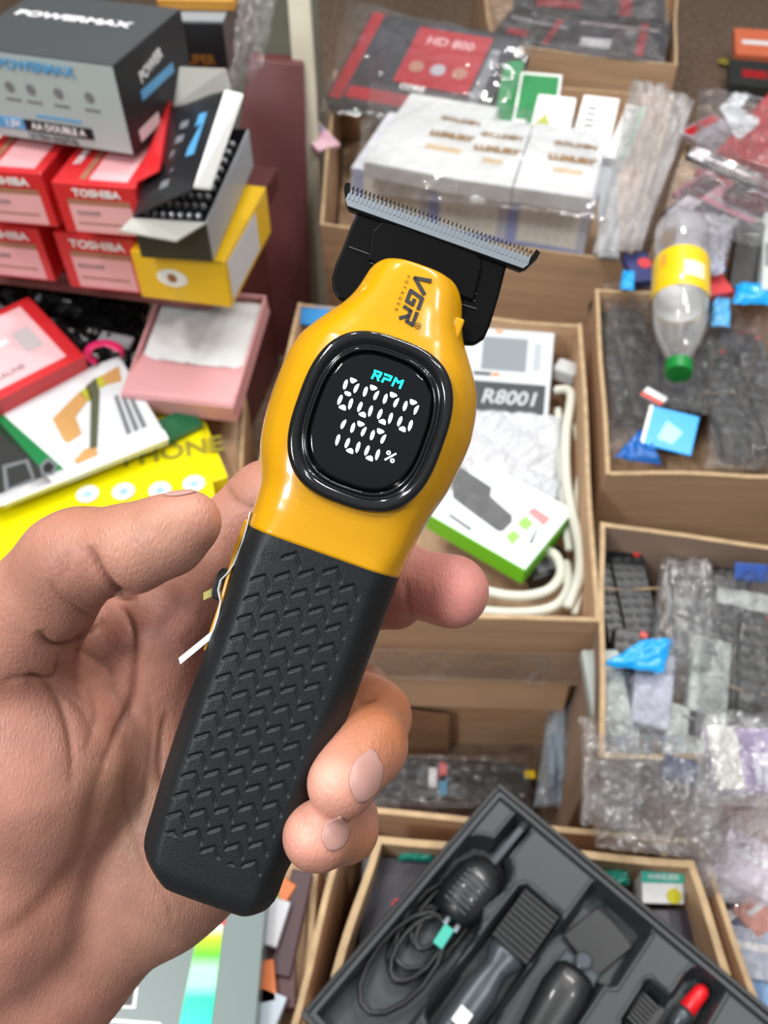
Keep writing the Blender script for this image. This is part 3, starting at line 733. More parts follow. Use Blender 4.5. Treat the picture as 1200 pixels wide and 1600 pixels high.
def remote(label, px, py, z, yaw, tilt=0, L=.16, W=.044, T=.018, shell=None, group=None, roll=0, keys=key_grey, style=0):
    shell = shell or remote_black
    key = (round(L, 3), round(W, 3), shell.name, keys.name, style)
    p = G(px, py, z); M = Matrix.Translation(p) @ Matrix.Rotation(R(yaw), 4, 'Z') @ Matrix.Rotation(R(tilt), 4, 'X') @ Matrix.Rotation(R(roll), 4, 'Y')
    root = thing('remote_control', label, 'remote control', M, group)
    if key in _rem:
        for ch in _rem[key].children:
            c = ch.copy(); COL.objects.link(c); c.parent = root
        return root
    mb = MB(); rings = []
    for y, s in ((-L/2, .82), (-L/2 + .004, .96), (-L/2 + .02, 1), (L/2 - .02, 1), (L/2 - .004, .96), (L/2, .82)):
        w_ = W / 2 * s; t = T / 2 * (.8 + .2 * s)
        rings.append([(-w_, y, -t * .3), (-w_ * .8, y, -t), (w_ * .8, y, -t), (w_, y, -t * .3), (w_, y, t * .6), (w_ * .9, y, t), (-w_ * .9, y, t), (-w_, y, t * .6)])
    mb.loft(rings).build('shell', shell, root, smooth=False, bevel=.0015)
    kb = MB(); rows = 9; r0 = .30 if style == 1 else 0
    for j in range(rows):
        y = L * .40 - j * L * .088
        if style == 1 and j in (3, 4): continue
        for i in range(3):
            x = (i - 1) * W * .28; kb.prism([(x + .0048 * math.cos(q), y + .0032 * math.sin(q)) for q in [k * math.pi / 4 for k in range(8)]], T / 2 - .0005, T / 2 + .0014)
    kb.build('keypad', keys, root)
    if style == 1:
        y = L * .40 - 3.5 * L * .088
        MB().lathe([(.013, T / 2 - .001), (.013, T / 2 + .0015), (.008, T / 2 + .002)], 20).build('direction_pad', keys, root, mat=Matrix.Translation((0, y, 0)))
    MB().prism([(W * .28 + .004 * math.cos(k * math.pi / 5), L * .455 + .004 * math.sin(k * math.pi / 5)) for k in range(10)], T / 2 - .0005, T / 2 + .0016).build('power_button', key_red, root)
    _rem[key] = root
    return root
def band(label, px, py, z, yaw, W, T, m=None):
    "a rubber band round a bundle, loop in the vertical plane"
    M = Matrix.Translation(G(px, py, z)) @ Matrix.Rotation(R(yaw), 4, 'Z'); root = thing('rubber_band', label, 'rubber band', M)
    pts = [(W / 2 * math.copysign(abs(math.cos(q)) ** .5, math.cos(q)), .002 * math.sin(3 * q), T / 2 * math.copysign(abs(math.sin(q)) ** .5, math.sin(q))) for q in np.linspace(0, 2 * math.pi, 37)]
    MB().tube(pts, .0012, 6).build('band', m or mat('rubber_band', srgb(178, 150, 112), .6), root); return root
# ---------------------------------------------------------------- the ground and the stall
def struct(o): o['kind'] = 'structure'; return o
struct(MB().add([(-1.6, -.7, 0), (1.9, -.7, 0), (1.9, 3.6, 0), (-1.6, 3.6, 0)], [(0, 1, 2, 3)]).build('floor', mat('carpet', srgb(112, 92, 76), .95, noise=.4, nscale=55, bump=.8, bscale=220)))
struct(MB().box(-1.6, 1.9, 3.6, 3.7, 0, 2.9).build('wall_back', mat('grey_wall', srgb(110, 108, 104), .9, noise=.1, nscale=3)))
struct(MB().box(-1.75, -1.6, -.7, 3.6, 0, 2.9).build('wall_left', mat('grey_wall', srgb(110, 108, 104), .9)))

maroon = mat('maroon_laminate', srgb(96, 48, 48), .42, noise=.10, nscale=5)
# shelf board under the red cartons
ZS = .36
a = G(-120, 395, ZS); b = G(212, 436, ZS); yv = Vector((0, 0, 1)).cross((b - a).normalized())
sh = thing('shelf_board', 'maroon laminate shelf board under the red battery cartons', 'shelf', frame(a - Vector((0, 0, .035)), b - a, yv))
MB().box(0, (b - a).length + .10, 0, .32, 0, .035).build('board', maroon, sh, bevel=.002)
MB().box(-.001, (b - a).length + .10, -.003, 0, .002, .033).build('edge_strip', mat('worn_edge_strip', srgb(128, 76, 72), .5, noise=.2, nscale=20), sh)
for x in (.02, (b - a).length + .05): MB().box(x, x + .03, .1, .28, -(ZS - .036), 0).build('leg', maroon, sh)
# side panel of the stand
ya = 1.46
def PY(px, py, y): r = ray(px, py); return Vector((0, 0, CAM_H)) + r * (y / r.y)
pn = thing('stand_panel', 'maroon upright stand panel between the cartons and the cream post', 'panel', Matrix.Translation((PY(400, 540, 1.22).x, 1.28, 0)))
o0 = Vector(pn.location)
T0, T1 = PY(388, 92, 1.46), PY(474, 100, 1.46); B0, B1 = PY(330, 560, 1.22), PY(486, 560, 1.22)
mb = MB(); q = [T0, T1, Vector((B1.x, 1.22, 0)), Vector((B0.x, 1.22, 0))]
mb.add([tuple(p - o0) for p in q] + [tuple(p - o0 + Vector((0, .03, 0))) for p in q], [(0,1,2,3),(7,6,5,4),(0,4,5,1),(1,5,6,2),(2,6,7,3),(3,7,4,0)])
mb.build('board', maroon, pn, bevel=.002)
po = thing('cream_post', 'cream painted square post standing behind the maroon panel', 'post', Matrix.Translation((PY(492, 310, 1.45).x, 1.5, 0)))
o0 = Vector(po.location); a, b = PY(460, -120, 1.56), PY(490, 330, 1.40)
k = (a - b) / (a.z - b.z); f0 = b - k * b.z
mb = MB(); s = .018
mb.hexa([tuple(f0 - o0 + Vector(c)) for c in ((-s, -s, 0), (s, -s, 0), (s, s, 0), (-s, s, 0))], [tuple(f0 + k * 1.6 - o0 + Vector(c)) for c in ((-s, -s, 0), (s, -s, 0), (s, s, 0), (-s, s, 0))])
mb.build('shaft', mat('cream_paint', srgb(205, 198, 178), .5, noise=.08, nscale=12), po, bevel=.002)
mb = MB(); mb.box(-.03, .03, -.03, .03, 0, .012); o_ = mb.build('foot_plate', mat('cream_paint', srgb(205, 198, 178), .5), po); o_.location = f0 - o0
bk = thing('backing_board', 'grey upright board behind the cream post', 'board', Matrix.Translation((PY(420, 60, 1.75).x, 1.75, 0)))
MB().box(-.14, .10, 0, .02, 0, 1.15).build('board', mat('grey_board', srgb(120, 118, 104), .8, noise=.15, nscale=10), bk)

# ---------------------------------------------------------------- cartons on the shelf
red_card = mat('red_card', srgb(214, 38, 44), .42, coat=.15); red_dark = mat('dark_red_card', srgb(170, 28, 32), .45)
pinkw = mat('pale_pink_print', srgb(238, 176, 180), .45); brown_s = mat('brown_stripe', srgb(170, 118, 92), .45)
def battery_carton(label, A, B, C, zt):
    c = from_front('battery_carton', label, 'carton', A, B, C, zt, .20, red_card, 'red battery cartons on the shelf')
    c.decal('front', .14, .04, .90, .70, pinkw); c.decal('front', .14, .60, .90, .70, brown_s, 'stripe', .0007)
    c.txt('front', .52, .83, c.h * .19, 'TOSHIBA', ink_white, bold=.0004, xs=1.15)
    c.txt('front', .36, .44, c.h * .10, 'ALKALINE', ink_grey); c.decal('front', .2, .2, .82, .24, brown_s, 'stripe', .0007)
    c.decal('top', .42, .05, .88, .55, pinkw); c.decal('top', .30, .05, .38, .55, brown_s, 'stripe')
    c.txt('top', .16, .3, c.h * .17, 'TOSHIBA', ink_white, rot=90, bold=.0004)
    return c
battery_carton('red battery carton, lower right one of the shelf stack, beside the yellow carton', (82, 362), (208, 374), (104, 448), .445)
battery_carton('red battery carton, lower left one of the shelf stack, cut by the photo edge', (-66, 345), (58, 357), (-30, 428), .445)
c2 = battery_carton('red battery carton, upper right one of the stack with a raised red lid flap', (79, 284), (210, 294), (100, 362), .532)
battery_carton('red battery carton, upper left one of the stack under the silver carton', (-68, 262), (64, 272), (-40, 345), .532)
fp = [c2.root.matrix_world.inverted() @ v for v in (G(211, 288, .531), G(249, 268, .55), G(268, 148, .565))] + [Vector((c2.w, .16, c2.h))]
MB().hexa([tuple(p) for p in fp], [tuple(p + Vector((0, 0, .0015))) for p in fp]).build('lid_flap', red_card, c2.root)
# silver and black carton on top, tilted
silver = mat('silver_card', srgb(176, 190, 188), .4); blk_card = mat('black_card', srgb(34, 35, 38), .35, coat=.2)
s = from_front('battery_carton', 'large silver and black battery carton resting on top of the red cartons', 'carton', (-70, 72), (176, 104), (-60, 208), .64, .16, silver)
s.root.name = 'silver_carton'
s.decal('right', 0, 0, 1, 1, mat('black_side_card', srgb(26, 27, 30), .5), 'side_panel', .001); s.decal('top', 0, 0, 1, 1, mat('dark_grey_card', srgb(74, 78, 80), .35, coat=.3), 'top_panel', .001)
s.decal('front', .30, .12, .76, .25, ink_black, 'black_bar', .001); s.txt('front', .53, .185, .0105, 'AA DOUBLE A', ink_white, bold=.0003)
s.decal('front', .0, .12, .30, .25, ink_blue, 'blue_bar', .001); s.txt('front', .22, .185, .011, '1.5V', ink_white, bold=.0003)
s.txt('front', .48, .06, .009, 'ULTRA DIGITAL', ink_black); s.txt('front', .50, .88, .014, 'POWERMAX', ink_blue, bold=.0004, xs=1.15)
for u in (.28, .42, .60, .80):
    s.disc('front', u, .62, .0055, ink_grey, 'icon'); s.decal('front', u - .05, .46, u + .05, .49, ink_grey, 'caption')
s.decal('front', .40, .30, .70, .33, ink_blue, 'caption')
s.txt('top', .45, .62, .018, 'POWERMAX', ink_white, bold=.0008, xs=1.4)
s.txt('right', .45, .72, .016, 'POWER', ink_white, rot=8, bold=.0006); s.decal('right', .25, .45, .75, .56, ink_blue, 'blue_bar', .0015)
s.decal('right', .12, .06, .42, .20, mat('white_label', srgb(205, 205, 208), .5), 'white_label', .0015)
# black and gold carton behind
g = from_front('black_carton', 'black carton with gold lettering and grey lid behind the silver carton', 'carton', (252, 34), (348, 36), (256, 108), .60, .12, blk_card)
g.decal('top', 0, 0, 1, 1, mat('grey_lid', srgb(140, 144, 148), .5), 'lid', .002); g.txt('front', .5, .22, .016, 'SUPER', ink_gold, bold=.0006)
g2 = Carton('ochre_carton', 'orange-yellow flat carton lying on the black and gold carton', 'carton', g.root.matrix_world @ Matrix.Translation((-.01, .03, g.h + .003)), g.w + .02, g.d - .02, .012, mat('ochre_card', srgb(196, 140, 52), .5))
# open black battery tray carton on a yellow carton
yc = from_front('yellow_carton', 'yellow carton with a white oval label under the open black carton', 'carton', (203, 392), (350, 409), (211, 464), .455, .17, mat('yellow_card', srgb(232, 184, 12), .42, coat=.2))
yc.disc('front', .40, .52, .019, ink_white, 'white_oval', sy=.62); yc.disc('front', .40, .52, .006, mat('brown_ink', srgb(150, 96, 50), .5), 'centre_mark', .001)
yc.decal('right', .05, .1, .7, .9, mat('white_label', srgb(205, 205, 208), .5), 'side_label')
bc = from_front('open_battery_carton', 'open black carton of batteries with a white-edged flap, on the yellow carton', 'carton', (206, 343), (322, 350), (226, 402), .51, .22, blk_card, build=False)
W_, D_, H_ = bc.w, bc.d, bc.h; t = .002
for nm, bx in (('front_wall', (0, W_, 0, t, 0, H_)), ('back_wall', (0, W_, D_ - t, D_, 0, H_)), ('left_wall', (0, t, t, D_ - t, 0, H_)), ('base', (t, W_ - t, t, D_ - t, 0, .004))):
    MB().box(*bx).build(nm, blk_card, bc.root)
MB().box(W_ - t, W_, t, D_ - t, 0, H_).build('right_wall', mat('silver_grey_card', srgb(152, 156, 162), .4), bc.root)
MB().hexa([(-.01, -.016, H_ - .006), (W_ - .03, -.020, H_ - .012), (W_, 0, H_), (0, 0, H_)], [(-.01, -.016, H_ - .004), (W_ - .03, -.020, H_ - .010), (W_, 0, H_ + .002), (0, 0, H_ + .002)]).build('front_flap', mat('grey_board_card', srgb(176, 174, 166), .7), bc.root)
lid = [(-.002, .03, H_ + .002), (W_ * .55, .05, H_ + .038), (W_ * .92, .22, H_ + .075), (.03, .22, H_ + .03)]
P_ = [bc.root.matrix_world.inverted() @ v for v in (G(208, 340, .512), G(303, 297, .555), G(352, 145, .60), G(268, 165, .56))]
MB().hexa([tuple(p) for p in P_], [tuple(p + Vector((0, 0, .002))) for p in P_]).build('lid_flap', blk_card, bc.root)
Q_ = [P_[1], bc.root.matrix_world.inverted() @ G(330, 300, .545), bc.root.matrix_world.inverted() @ G(381, 152, .60), P_[2]]
MB().hexa([tuple(p + Vector((0, 0, .001))) for p in Q_], [tuple(p + Vector((0, 0, .004))) for p in Q_]).build('white_edge_flap', white_plastic, bc.root, bevel=.001)
R_ = [bc.root.matrix_world.inverted() @ v for v in (G(272, 168, .565), G(362, 145, .60), G(354, 110, .62), G(281, 107, .60))]
MB().hexa([tuple(p) for p in R_], [tuple(p + Vector((0, 0, .002))) for p in R_]).build('inner_flap', mat('grey_board_card', srgb(176, 174, 166), .7), bc.root)
def lid_pt(u, v): return P_[0].lerp(P_[1], u).lerp(P_[3].lerp(P_[2], u), v) + Vector((0, 0, .0025))
def lid_quad(u0, u1, v0, v1, m, nm):
    q = [lid_pt(u0, v0), lid_pt(u1, v0), lid_pt(u1, v1), lid_pt(u0, v1)]
    MB().hexa([tuple(p) for p in q], [tuple(p + Vector((0, 0, .0006))) for p in q]).build(nm, m, bc.root)
lid_quad(.66, .80, .38, .80, ink_blue, 'blue_bar'); 
for k in range(5): lid_quad(.36, .50, .14 + k * .14, .21 + k * .14, ink_grey, 'letter_block')
bat_b = mat('battery_black', srgb(22, 23, 26), .3, coat=.4); bat_w = mat('battery_tip', srgb(225, 228, 230), .3, metal=.6)
grp = 'batteries standing in the open black carton'
bat0 = None
for j in range(9):
    for i in range(7):
        x, y = .012 + i * (W_ - .024) / 6, .014 + j * .0205
        M = bc.root.matrix_world @ Matrix.Translation((x, y, .005))
        if bat0 is None:
            bat0 = thing('battery', 'black battery with a bright metal tip standing in the open black carton', 'battery', M, grp)
            MB().lathe([(.0065, 0), (.0068, .002), (.0068, .040), (.006, .0415)], 10).build('casing', bat_b, bat0, smooth=False)
            MB().lathe([(.0032, .0415), (.0032, .0445), (.0028, .045)], 10).build('terminal', bat_w, bat0)
        else:
            o = thing('battery', bat0['label'], 'battery', M, grp)
            for ch in bat0.children: c = ch.copy(); COL.objects.link(c); c.parent = o
# film sleeve hanging beside
bag('long clear plastic sleeve hanging in front of the grey backing board', [(360, 170), (410, 110), (440, -30), (385, -30)], [.50, .55, .62, .62], .02, seed=9, crump=.8)

# ---------------------------------------------------------------- floor-level goods at left, below the shelf
dk = mat('black_cloth', srgb(16, 16, 18), .7, bump=.8, bscale=60)
lc = open_box('cardboard_box', 'cardboard box under the yellow packet at left, mostly hidden by the hand', [(-260, 1040), (372, 990), (385, 620), (-200, 590)], .0, .20, .19, seed=3)
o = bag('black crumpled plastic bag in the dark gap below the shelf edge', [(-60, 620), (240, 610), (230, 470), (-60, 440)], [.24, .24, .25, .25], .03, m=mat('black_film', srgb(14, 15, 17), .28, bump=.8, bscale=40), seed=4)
rb = from_top('red_carton', 'red carton with pale pink label lying tilted below the shelf', 'carton', (-20, 634, .30), (133, 556, .30), (-80, 520, .325), .03, red_card)
rb.decal('top', .05, .10, .86, .92, mat('pale_pink_label', srgb(250, 200, 204), .4, coat=.3), 'pink_label'); rb.decal('top', .60, .35, .78, .65, mat('grey_code_patch', srgb(205, 196, 196), .5), 'data_patch', .001)
rb.decal('top', .1, .55, .55, .62, ink_white, 'white_stripe', .001); rb.txt('top', .3, .22, .012, 'ALKALINE', ink_grey)
# yellow packet
yp = from_top('yellow_packet', 'bright yellow packet with white round icons and grey lettering behind the hand', 'packet', (-110, 925, .235), (346, 835, .235), (-60, 730, .235), .03, mat('lemon_print', srgb(243, 228, 0), .35, coat=.3), body='packet_body')
yp2 = from_top('yellow_packet', 'bright yellow packet end beside the grey-sided central cardboard box', 'packet', (170, 800, .232), (356, 745, .232), (215, 640, .232), .03, mat('lemon_print', srgb(243, 228, 0), .35), body='packet_body')
icon_b = mat('pale_blue_icon', srgb(160, 196, 222), .5)
def on_top(root, px, py, z, yaw=0): return root.matrix_world.inverted() @ (Matrix.Translation(G(px, py, z)) @ Matrix.Rotation(R(yaw), 4, 'Z'))
for i, (px, py) in enumerate(((137, 772), (193, 768), (250, 766), (303, 756))):
    MB().lathe([(.0135, 0), (.0135, .0008)], 24).build('round_icon', ink_white, yp.root, mat=on_top(yp.root, px, py, .2385))
    MB().lathe([(.006, 0), (.006, .0005)], 16).build('icon_mark', icon_b, yp.root, mat=on_top(yp.root, px, py, .2395))
text('lettering', 'PHONE', .038, mat('olive_ink', srgb(150, 142, 40), .5), yp.root, on_top(yp.root, 270, 706, .2365, 14), bold=.0008)
# clear packet with picture card
cp = from_top('picture_packet', 'white picture packet showing a bent arm, in clear film over the yellow packet', 'packet', (2, 785, .262), (262, 684, .262), (-55, 640, .275), .012, mat('white_card', srgb(226, 232, 234), .4, coat=.4), body='packet_body')
tan = mat('tan_print', srgb(206, 158, 96), .4); green_p = mat('green_print', srgb(18, 122, 62), .4); olive = mat('olive_print', srgb(86, 92, 66), .5)
lime = mat('lime_print', srgb(186, 186, 50), .5)
def onto(root, pts, z, m, nm, t=.0008, dz=.0012):
    "print drawn on a packet's upper face: pixels are dropped onto that face"
    Mi = root.matrix_world.inverted(); n = (root.matrix_world.to_3x3() @ Vector((0, 0, 1))).normalized(); o_ = root.matrix_world @ Vector((0, 0, z)); q = []
    for a_, b_ in pts:
        r = ray(a_, b_); t_ = (o_ - Vector((0, 0, CAM_H))).dot(n) / r.dot(n); p = Mi @ (Vector((0, 0, CAM_H)) + r * t_); q.append((p.x, p.y))
    ar = sum(q[i][0] * q[(i + 1) % len(q)][1] - q[(i + 1) % len(q)][0] * q[i][1] for i in range(len(q)))
    if ar < 0: q = q[::-1]
    return MB().prism(q, z - .0002, z + t).build(nm, m, root)
cz = cp.h
onto(cp.root, [(82, 655), (125, 612), (138, 626), (118, 652), (128, 678), (108, 692), (100, 690)], cz, tan, 'arm_print')
onto(cp.root, [(124, 614), (136, 604), (146, 618), (138, 628)], cz, lime, 'cuff_print'); onto(cp.root, [(134, 604), (150, 590), (156, 612), (152, 700), (140, 702), (142, 630)], cz, olive, 'sleeve_print')
onto(cp.root, [(150, 592), (158, 586), (166, 602), (156, 608)], cz, lime, 'cuff_print'); onto(cp.root, [(158, 588), (186, 572), (190, 596), (166, 602)], cz, tan, 'hand_print')
onto(cp.root, [(116, 720), (132, 702), (150, 698), (154, 712), (120, 728)], cz, tan, 'hand_print')
onto(cp.root, [(-20, 660), (0, 644), (106, 738), (86, 752)], cz, green_p, 'green_stripe'); onto(cp.root, [(-30, 665), (0, 660), (84, 755), (40, 772), (-30, 788)], cz, mat('dark_print', srgb(48, 50, 48), .4), 'dark_corner')
onto(cp.root, [(4, 728), (44, 718), (56, 752), (8, 768)], cz + .001, ink_grey, 'lens_outline'); onto(cp.root, [(10, 732), (40, 723), (50, 748), (14, 762)], cz + .002, mat('dark_print', srgb(48, 50, 48), .4), 'lens_inside')
for k in range(3): onto(cp.root, [(178 + k * 12, 620 + k * 2), (184 + k * 12, 617 + k * 2), (206 + k * 12, 676 - k * 5), (198 + k * 12, 680 - k * 5)], cz, ink_grey, 'caption')
onto(cp.root, [(62, 728), (75, 716), (90, 725), (84, 742), (66, 744)], cz + .001, ink_grey, 'ring_print'); onto(cp.root, [(67, 729), (76, 721), (85, 728), (80, 738), (69, 739)], cz + .002, ink_black, 'ring_inside')
onto(cp.root, [(-20, 776), (2, 772), (256, 672), (264, 686), (4, 790), (-20, 796)], cz, ink_white, 'white_edge')
# pink box with foam
pk = mat('pink_card', srgb(230, 168, 170), .55); 
A_, B_, C_, D2 = G(190, 640, .26), G(368, 660, .26), G(384, 490, .30), G(212, 462, .30)
px_ = from_front('pink_box', 'pink open gift box holding white foam, leaning below the yellow carton', 'box', (190, 612), (366, 632), (190, 640), .275, .19, pk, build=False)
w_, d_, h_ = px_.w, px_.d, .032
px_.root.matrix_world = px_.root.matrix_world @ Matrix.Rotation(R(12), 4, 'X')
MB().box(0, w_, 0, d_, 0, .003).build('base', pk, px_.root)
for nm, bx in (('front_wall', (0, w_, 0, .003, .003, h_)), ('back_wall', (0, w_, d_ - .003, d_, .003, h_)), ('left_wall', (0, .003, .003, d_ - .003, .003, h_)), ('right_wall', (w_ - .003, w_, .003, d_ - .003, .003, h_))):
    MB().box(*bx).build(nm, pk, px_.root, bevel=.001)
mb = MB(); mb.grid(lambda u, v: (.003 + u * (w_ - .006), .003 + v * d_ * .42, h_ + .001 - .012 * (v ** 2) * (1 + .6 * math.sin(3 * u))), 12, 8); mb.build('inner_flap', pk, px_.root, smooth=True)
fm = MB(); nf = rnoise(77); fm.grid(lambda u, v: (.006 + u * (w_ - .012), d_ * .36 + v * d_ * .60, .022 + .006 * nf(u, v) * (1 - abs(2 * u - 1) ** 4)), 24, 20)
fo = fm.build('foam_sheet', mat('white_foam', srgb(226, 228, 228), .7), None, smooth=True); fo.matrix_world = px_.root.matrix_world; tag(fo, 'white foam sheet lying inside the pink gift box', 'foam')
# pink loop, grey scrap, green scrap
lp = thing('pink_ribbon', 'bright pink looped ribbon between the red carton and the pink box', 'ribbon', Matrix.Translation(G(160, 555, .285)))
Mi = lp.matrix_world.inverted()
MB().tube(catmull([tuple(Mi @ G(a, b, z)) for a, b, z in ((150, 566, .28), (138, 556, .29), (142, 542, .30), (165, 536, .30), (188, 545, .295), (192, 553, .285))], 5), .007, 8, flat=.35).build('ribbon_strip', mat('hot_pink', srgb(225, 40, 105), .4), lp)
sc = from_top('grey_sachet', 'small grey sachet above the pink ribbon loop', 'sachet', (150, 534, .27), (200, 545, .27), (140, 512, .275), .006, mat('grey_sachet', srgb(160, 162, 166), .4), body='sachet_body')
gr = from_top('green_packet', 'small dark green packet under the pink box corner', 'packet', (262, 690, .245), (318, 662, .245), (240, 660, .25), .01, mat('green_foil', srgb(14, 96, 60), .3, coat=.3), body='packet_body')
# ---------------------------------------------------------------- central cardboard box and its goods
ob = open_box('cardboard_box', 'central cardboard box with taped front, holding white cables and a green carton', [(345, 965), (938, 972), (908, 508), (466, 474)], 0, .30, .19, seed=5, flare=.03, wob=.002)
obi = ob.matrix_world.inverted()
# tape strips and a torn flap line on the front
def PYW(px, py, y): r = ray(px, py); return Vector((0, 0, CAM_H)) + r * (y / r.y)
yf = G(640, 972, .30).y - .004
def front_strip(px0, py0, px1, py1, px2, py2, px3, py3, m, nm, dy=0.0):
    q = [obi @ PYW(px, py, yf - dy) for px, py in ((px0, py0), (px1, py1), (px2, py2), (px3, py3))]
    q2 = [p + Vector((0, .001, 0)) for p in q]
    MB().hexa([tuple(p) for p in q], [tuple(p) for p in q2]).build(nm, m, ob)
front_strip(560, 1058, 912, 1072, 925, 1022, 560, 1015, tape, 'tape_strip', .006); front_strip(560, 1100, 880, 1110, 890, 1066, 560, 1056, mat('cardboard_flap', srgb(206, 172, 138), .85, noise=.1, nscale=10), 'overlap_flap', .002)
front_strip(600, 1180, 700, 1184, 702, 1118, 600, 1104, mat('patch_brown', srgb(150, 112, 82), .8, noise=.2, nscale=20), 'brown_patch', .001)  # darker brown panel low on the front, below the overlap flap

gb = from_top('device_carton', 'white carton with grey window and dark band, standing in the central box', 'carton', (672, 640, .245), (856, 655, .245), (700, 508, .31), .035, mat('cool_white_card', srgb(206, 212, 216), .4, coat=.2))
gb.decal('top', .0, .04, .96, .38, mat('charcoal_band', srgb(58, 62, 66), .4), 'dark_band'); gb.txt('top', .66, .20, .026, 'R8001', mat('light_print', srgb(190, 196, 200), .5), bold=.0006, xs=1.1, shear=.2)
gb.decal('top', .40, .52, .78, .90, mat('grey_window', srgb(140, 146, 150), .3), 'window'); gb.decal('top', .50, .45, .56, .485, mat('orange_print', srgb(232, 140, 50), .5), 'orange_mark')
gb.decal('top', .34, .45, .49, .485, ink_black, 'black_mark'); gb.decal('top', .84, .55, .90, .86, mat('pale_grey_print', srgb(178, 184, 188), .5), 'small_print')
gb.decal('top', .50, .955, .56, .985, mat('orange_print', srgb(232, 140, 50), .5), 'orange_mark')
bag('milky white plastic bag in the central box between the dark-banded carton and green carton', [(690, 800), (868, 812), (880, 650), (700, 640)], [.225, .225, .25, .25], .02, m=milky_film, seed=12, crump=.6)
bag('small wrinkled milky bag near the white cables, below the larger milky bag', [(800, 815), (880, 835), (882, 760), (815, 735)], [.235, .23, .235, .24], .018, m=milky_film, seed=14, crump=.8)
gc = from_top('shaver_carton', 'white and lime green carton with a grey shaver picture, in the central box', 'carton', (668, 802, .262), (820, 890, .262), (716, 700, .262), .026, mat('white_card', srgb(226, 232, 234), .4))
lime_g = mat('lime_green_card', srgb(110, 200, 10), .4, coat=.3)
gc.decal('front', 0, 0, 1, 1, lime_g, 'green_side', .001); gc.decal('right', 0, 0, 1, .9, mat('green_side_card', srgb(96, 178, 26), .4), 'green_end', .001)
greyp = mat('shaver_picture_grey', srgb(92, 92, 94), .5, noise=.3, nscale=60)
onto(gc.root, [(704, 744), (716, 728), (768, 762), (766, 776), (800, 806), (800, 816), (786, 830), (778, 830), (742, 804), (708, 778)], gc.h, greyp, 'shaver_print')
onto(gc.root, [(824, 800), (834, 793), (860, 810), (850, 822)], gc.h, mat('pale_red_print', srgb(222, 140, 140), .5), 'red_caption')
onto(gc.root, [(808, 818), (820, 806), (834, 818), (822, 830)], gc.h, mat('light_green_print', srgb(150, 214, 96), .5), 'green_caption'); onto(gc.root, [(790, 838), (802, 828), (814, 838), (800, 852)], gc.h, mat('light_green_print', srgb(150, 214, 96), .5), 'green_caption')
onto(gc.root, [(838, 826), (842, 822), (832, 850), (826, 848)], gc.h, ink_grey, 'small_print'); onto(gc.root, [(700, 806), (704, 803), (738, 826), (734, 830)], gc.h, ink_grey, 'small_print')
cable_w = mat('white_cable', srgb(214, 214, 200), .4)
def cable(label, pts, r, m=cable_w, name='cable', flat=1.0, group=None):
    P = catmull([tuple(G(a, b, z)) for a, b, z in pts], 7); c = sum(P, Vector()) / len(P)
    o = MB().tube([tuple(p - c) for p in P], r, 8, flat=flat).build(name, m, smooth=True); o.location = c
    return tag(o, label, 'cable', group)
cable('thick white cable running down the right wall of the central box', [(868, 610, .255), (892, 615, .265), (884, 680, .262), (886, 760, .26), (905, 850, .26), (905, 900, .26), (886, 950, .255)], .0062)
cable('thin white cable closest to the right wall of the central box', [(898, 665, .25), (908, 720, .25), (900, 790, .25), (914, 840, .25), (910, 900, .25), (898, 960, .25)], .0042)
cable('white cable loop curving below the green carton', [(640, 880, .22), (700, 905, .225), (790, 930, .235), (850, 925, .24), (876, 898, .24), (868, 868, .24), (842, 858, .235)], .0058)
cable('lowest white cable loop at the near wall of the central box', [(640, 930, .22), (720, 950, .225), (800, 958, .23), (862, 950, .235), (888, 920, .24), (884, 880, .235)], .0062)
cable('white cable between the two milky bags and the right wall', [(872, 640, .25), (876, 720, .245), (882, 800, .245), (890, 860, .24)], .005)
pl = thing('plug', 'grey moulded plug at the top of the white cables', 'plug', Matrix.Translation(G(884, 582, .265)) @ Matrix.Rotation(R(-30), 4, 'Z'))
MB().box(-.016, .016, -.012, .014, -.011, .011).build('plug_body', mat('grey_plug', srgb(186, 186, 184), .4), pl, bevel=.004)
MB().tube([(-.006, .012, 0), (-.006, .026, 0)], .002).build('pin', steel, pl); MB().tube([(.006, .012, 0), (.006, .026, 0)], .002).build('pin', steel, pl)
ad = Carton('black_adapter', 'black power adapter under the green carton beside the cable loop', 'adapter', Matrix.Translation(G(830, 925, .200)) @ Matrix.Rotation(R(20), 4, 'Z'), .05, .035, .024, black_satin, body='casing')
ad.decal('top', .2, .2, .8, .8, ink_grey, 'rating_label')
bt = from_top('blue_packet', 'small blue packet at the far left corner of the central box', 'packet', (466, 506, .285), (512, 510, .285), (474, 476, .30), .01, mat('blue_card', srgb(20, 130, 200), .4), body='packet_body')

